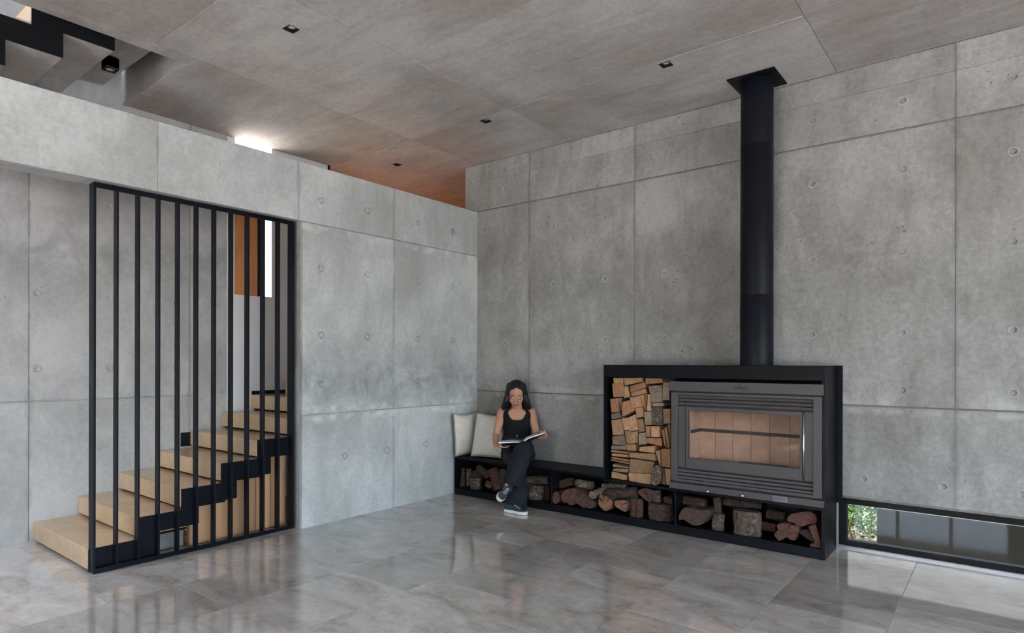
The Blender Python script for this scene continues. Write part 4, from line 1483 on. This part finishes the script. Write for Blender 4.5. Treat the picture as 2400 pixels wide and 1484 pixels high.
cone_leg(tr, KN1 + Vector((0, 0, .03)), P3(1211, 1192.5, -.60), .092, .118, .95, .9, seed=1, fold=.07)
cone_leg(tr, KN2 + Vector((0, 0, .02)), P3(1198, 1139, -.715), .098, .098, .9, .85, seed=2, fold=.06)
tr.capsule(KN1, KN1.lerp(FT1, .1), .092, .092)
tr.capsule(KN2, KN2.lerp(FT2, .12), .094, .096)
to = remeshed(tr, 'trousers', M['trouser'], person, .0075, 5, .5)
cos_ = [(v_.co.copy(), v_.normal.copy()) for v_ in to.data.vertices]
flat_ = []
for q, nn in cos_:
    flat_ += list(q + nn * (.010 * mnoise.noise(Vector((q.x * 16, q.y * 16, q.z * 5))) + .004 * mnoise.noise(q * 34)))
to.data.vertices.foreach_set('co', flat_)
to.data.update()
tag(to, 'wide dark navy trousers')
# belt and buckle
rg = torso_ring(1026, 48, .017)
rg2 = torso_ring(1031, 48, .018)
MB().rings([rg, rg2], 0, False).build('waistband', M['belt'], person, smooth=True)
q = P3(1212, 1021.5, TY - .128)
MB().tube([q + UP * -.014, q + UP * .010], .005, 8).build('zip_pull', M['chrome'], person, .001)


# shoes
def shoe(heel, toe, upv, label, L=.265):
    heel, toe, upv = Vector(heel), Vector(toe), Vector(upv).normalized()
    f = (toe - heel).normalized()
    s_ = f.cross(upv).normalized()
    upv = s_.cross(f)
    sh = tag(empty('shoe'), label)
    sh.parent = person
    prof = [(0, .020), (.02, .034), (.07, .036), (.12, .034), (.17, .043), (.21, .045), (.245, .034), (.262, .015)]
    out = [(a, w) for a, w in prof] + [(a, -w) for a, w in reversed(prof)]
    out = smooth_poly(out, 3)

    def W(a, b, c):
        return heel + f * a + s_ * b + upv * c
    R = [[W(a, b, 0) for a, b in out], [W(a + .002 * (a > .13) * 1, b * 1.04, .012) for a, b in out], [W(a, b * 1.0, .028) for a, b in out]]
    MB().rings(R).build('sole', M['rubber'], sh, smooth=False)
    U = []
    for k, (sc_, hz) in enumerate(((.97, .026), (.95, .036), (.84, .048), (.68, .060), (.58, .072))):
        ring = []
        for a, b in out:
            cut = .262 if k < 2 else (.235 if k == 2 else (.165 if k == 3 else .125))
            aa = .008 + (a - .008) * (cut - .008) / .262 * (.985)
            ring.append(W(aa, b * sc_, hz - (.010 * max(0, (aa - .10) / .16) if k > 1 else 0)))
        U.append(ring)
    MB().rings(U).build('upper', M['canvas'], sh, smooth=True)
    mb = MB()
    for k in range(4):
        a = .116 + .020 * k
        z = .070 - .0062 * k
        mb.tube([W(a, -.020, z - .012), W(a + .004, -.012, z + .001), W(a + .006, 0, z + .004), W(a + .008, .012, z + .001), W(a + .012, .020, z - .012)], .0028, 6)
    lc = mb.build('laces', M['lace'], sh, smooth=True)
    lc['kind'] = 'stuff'
    MB().tube([W(.004, -.012, .045), W(.001, 0, .062), W(.004, .012, .045)], .006, 6).build('heel_tab', M['rubber'], sh, smooth=True)
    return sh


shoe(atZ(1184, 1198, .004), atZ(1237, 1207, .004), (0, 0, 1), 'teal canvas shoe with white sole standing on the floor')
ha, ta = P3(1194.5, 1137, -.66), P3(1173, 1165, -.79)
shoe(ha + Vector((0, 0, -.01)), ta, LV(.45, -.72, .50), 'teal canvas shoe of the crossed leg')

# hair: parted cap halves, back fall and side curtains
for sx in (-1, 1):
    hm = MB()
    R = []
    for i in range(15):
        a = -PI / 2 + PI * (i + .5) / 15
        ring = []
        for j in range(26):
            b_ = 2 * PI * j / 26
            p = Vector((.088 * math.cos(a) * math.cos(b_), .020 + .106 * math.cos(a) * math.sin(b_), .034 + .100 * math.sin(a)))
            p.x = p.x if p.x * sx > .0012 else .0012 * sx
            # open the face: pull the lower front back to the temples
            zl = .112 - .55 * abs(p.x)
            if p.z < zl and p.y < -.036:
                p.y = -.036 + (p.y + .036) * max(0.0, 1 - (zl - p.z) / .012)
            ring.append(H(*p))
        R.append(ring)
    hm.rings(R)
    remeshed(hm, 'hair_cap', M['hair'], person, .0045, 2)
hm = MB()
for sx in (-1, 1):
    k0 = H(sx * .066, .004, .062)
    k1 = H(sx * .078, -.004, .0)
    k2 = P3(1210 + sx * 24.0, 940, TY - .075)
    k3 = P3(1210 + sx * 27.5, 953, TY - .040)
    k4 = P3(1210 + sx * 29, 960 if sx < 0 else 956, TY + .015)
    hm.capsule(k0, k1, .030, .030)
    hm.capsule(k1, k2, .030, .034)
    hm.capsule(k2, k3, .034, .036)
    hm.capsule(k3, k4, .036, .030)
    hm.capsule(H(sx * .05, .05, .05), P3(1210 + sx * 20, 950, TY + .02), .055, .055)
hm.capsule(H(0, .06, .04), P3(1210, 952, TY + .04), .075, .085)
hm.capsule(P3(1210, 952, TY + .04), P3(1211, 985, TY + .09), .085, .060)
ho = remeshed(hm, 'hair_fall', M['hair'], person, .0055, 3)
tag(ho, 'long straight dark hair')

# brows, lips, glasses, necklace
for sx in (-1, 1):
    MB().tube([H(sx * .015, -.0915, .044), H(sx * .032, -.0905, .046), H(sx * .052, -.076, .036)], [.0026, .0030, .0014], 6).build('eyebrow', M['hair'], person, smooth=True)
    MB().tube([H(sx * .017, -.0905, .006), H(sx * .030, -.0915, .003), H(sx * .043, -.084, .007)], [.0014, .0020, .0012], 6).build('eyelashes', M['hair'], person, smooth=True)
mb = MB()
hel(mb, (0, -.0995, -.054), (.020, .005, .0055))
hel(mb, (0, -.0975, -.064), (.017, .005, .0060))
mb.build('lips', M['lip'], person, smooth=True)
gl = tag(empty('glasses'), 'thin round pale metal glasses')
gl.parent = person
for sx in (-1, 1):
    loop = [H(sx * .033 + .028 * math.cos(2 * PI * j / 24), -.1085 + .012 * abs(math.cos(2 * PI * j / 24)) * (math.cos(2 * PI * j / 24) * sx > 0), -.006 + .026 * math.sin(2 * PI * j / 24)) for j in range(24)]
    MB().tube(loop, .0018, 6, closed=True).build('rim', M['gold'], gl, smooth=True)
    MB().add(loop, [tuple(range(24))]).build('lens', M['spec_glass'], gl, fix=False)
    MB().tube([H(sx * .061, -.097, .0), H(sx * .074, -.04, .004), H(sx * .076, .015, .004)], .0015, 6).build('temple', M['gold'], gl, smooth=True)
MB().tube([H(-.006, -.1095, .0), H(0, -.1125, .003), H(.006, -.1095, .0)], .0016, 6).build('bridge', M['gold'], gl, smooth=True)
nk = []
for k in range(17):
    a = PI * k / 16
    px = 1211.5 - 17.5 * math.cos(a)
    row = 955 + 7.5 * math.sin(a)
    rg = torso_ring(row, 96, .004)
    fr = rg[48:]
    tgt = P3(px, row, TY)
    nk.append(min(fr, key=lambda q: abs((q - tgt).dot(RT))) + FWD * -.003)
MB().tube(nk, .0016, 6).build('necklace', M['gold'], person, smooth=True)
MB().ellipsoid(nk[8] + LV(.004, -.004, -.010), (.008, .002, .005)).build('pendant', M['gold'], person, smooth=True)

# open magazine
bk = thing('magazine', 'open magazine with navy cover held by the seated reader', 'magazine')


def leaf(edge, thick, y_in, name, mat, lift=0.0):
    """edge: profile points near the viewer, from spine outwards"""
    near = [Vector(q) + Vector((0, 0, lift)) for q in edge]
    far = [q + bdir for q in near]
    mb = MB()
    n = len(near)
    t = Vector((0, 0, thick))
    mb.v += [tuple(q) for q in near] + [tuple(q) for q in far] + [tuple(q + t) for q in near] + [tuple(q + t) for q in far]
    for i in range(n - 1):
        mb.f += [(i, i + 1, n + i + 1, n + i), (2 * n + i, 3 * n + i, 3 * n + i + 1, 2 * n + i + 1), (i, 2 * n + i, 2 * n + i + 1, i + 1), (n + i, n + i + 1, 3 * n + i + 1, 3 * n + i)]
        mb.m += [0] * 4
    mb.f += [(0, n, 3 * n, 2 * n), (n - 1, 3 * n - 1, 4 * n - 1, 2 * n - 1)]
    mb.m += [0, 0]
    return mb.build(name, mat, bk)


lp = [(1226, 1043), (1222, 1040.3), (1215, 1038.6), (1205, 1038.2), (1190, 1038.6), (1168.5, 1039.5)]
rp = [(1226, 1043), (1227.5, 1038.5), (1232, 1033), (1239, 1028.5), (1252, 1024), (1264, 1020), (1276, 1015.5)]
lp3, rp3 = [P3(a, b, -.545) for a, b in lp], [P3(a, b, -.545) for a, b in rp]
leaf(lp3, .0125, 0, 'page_block', M['paper'])
leaf(rp3, .0095, 0, 'page_block', M['paper'])
lc3 = [P3(1226, 1045.3, -.545), P3(1215, 1044.6, -.545), P3(1190, 1043.6, -.545), P3(1167.5, 1042.3, -.545)]
rc3 = [P3(1226, 1045.3, -.545), P3(1236, 1038.5, -.545), P3(1252, 1030, -.545), P3(1276.5, 1018, -.545)]
leaf(lc3, .003, 0, 'cover', M['cover'], -.004)
leaf(rc3, .003, 0, 'cover', M['cover'], -.004)

# ------------------------------------------------------------------ outside the low window
struct(bx(-2, 14, 3.6, 3.9, -.4, 2.4).build('wall_reflection', M['sill']))  # unseen wall added to tone down the bright window reflection on the floor
gw = tag(bx(3.99, 9.5, 1.2, 1.38, -.40, .125).build('garden_wall', M['wall_out'], None, .004), 'low dark wall outside the low strip window', 'wall')
sh = thing('shrub', 'sunlit green shrub outside the left end of the strip window', 'shrub')
rs = random.Random(3)
leaf_me = MB()
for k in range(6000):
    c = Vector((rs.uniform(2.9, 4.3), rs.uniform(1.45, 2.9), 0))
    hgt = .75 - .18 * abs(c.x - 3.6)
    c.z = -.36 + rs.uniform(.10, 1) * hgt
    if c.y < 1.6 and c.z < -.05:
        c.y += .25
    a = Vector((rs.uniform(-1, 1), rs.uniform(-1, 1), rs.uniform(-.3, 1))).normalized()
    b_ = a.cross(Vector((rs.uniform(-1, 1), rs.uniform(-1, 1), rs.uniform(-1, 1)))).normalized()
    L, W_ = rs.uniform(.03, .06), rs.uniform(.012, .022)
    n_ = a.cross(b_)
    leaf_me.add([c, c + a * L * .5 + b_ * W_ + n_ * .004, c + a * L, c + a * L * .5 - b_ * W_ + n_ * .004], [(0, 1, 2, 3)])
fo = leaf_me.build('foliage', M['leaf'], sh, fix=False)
fo['kind'] = 'stuff'
for k in range(9):
    x_, y_ = rs.uniform(3.2, 4.0), rs.uniform(1.7, 2.6)
    MB().tube([(x_, y_, -.37), (x_ + rs.uniform(-.1, .1), y_, -.05), (x_ + rs.uniform(-.2, .2), y_ + rs.uniform(-.2, .2), .25)], [.012, .009, .004], 6).build('stem', M['stem'], sh)
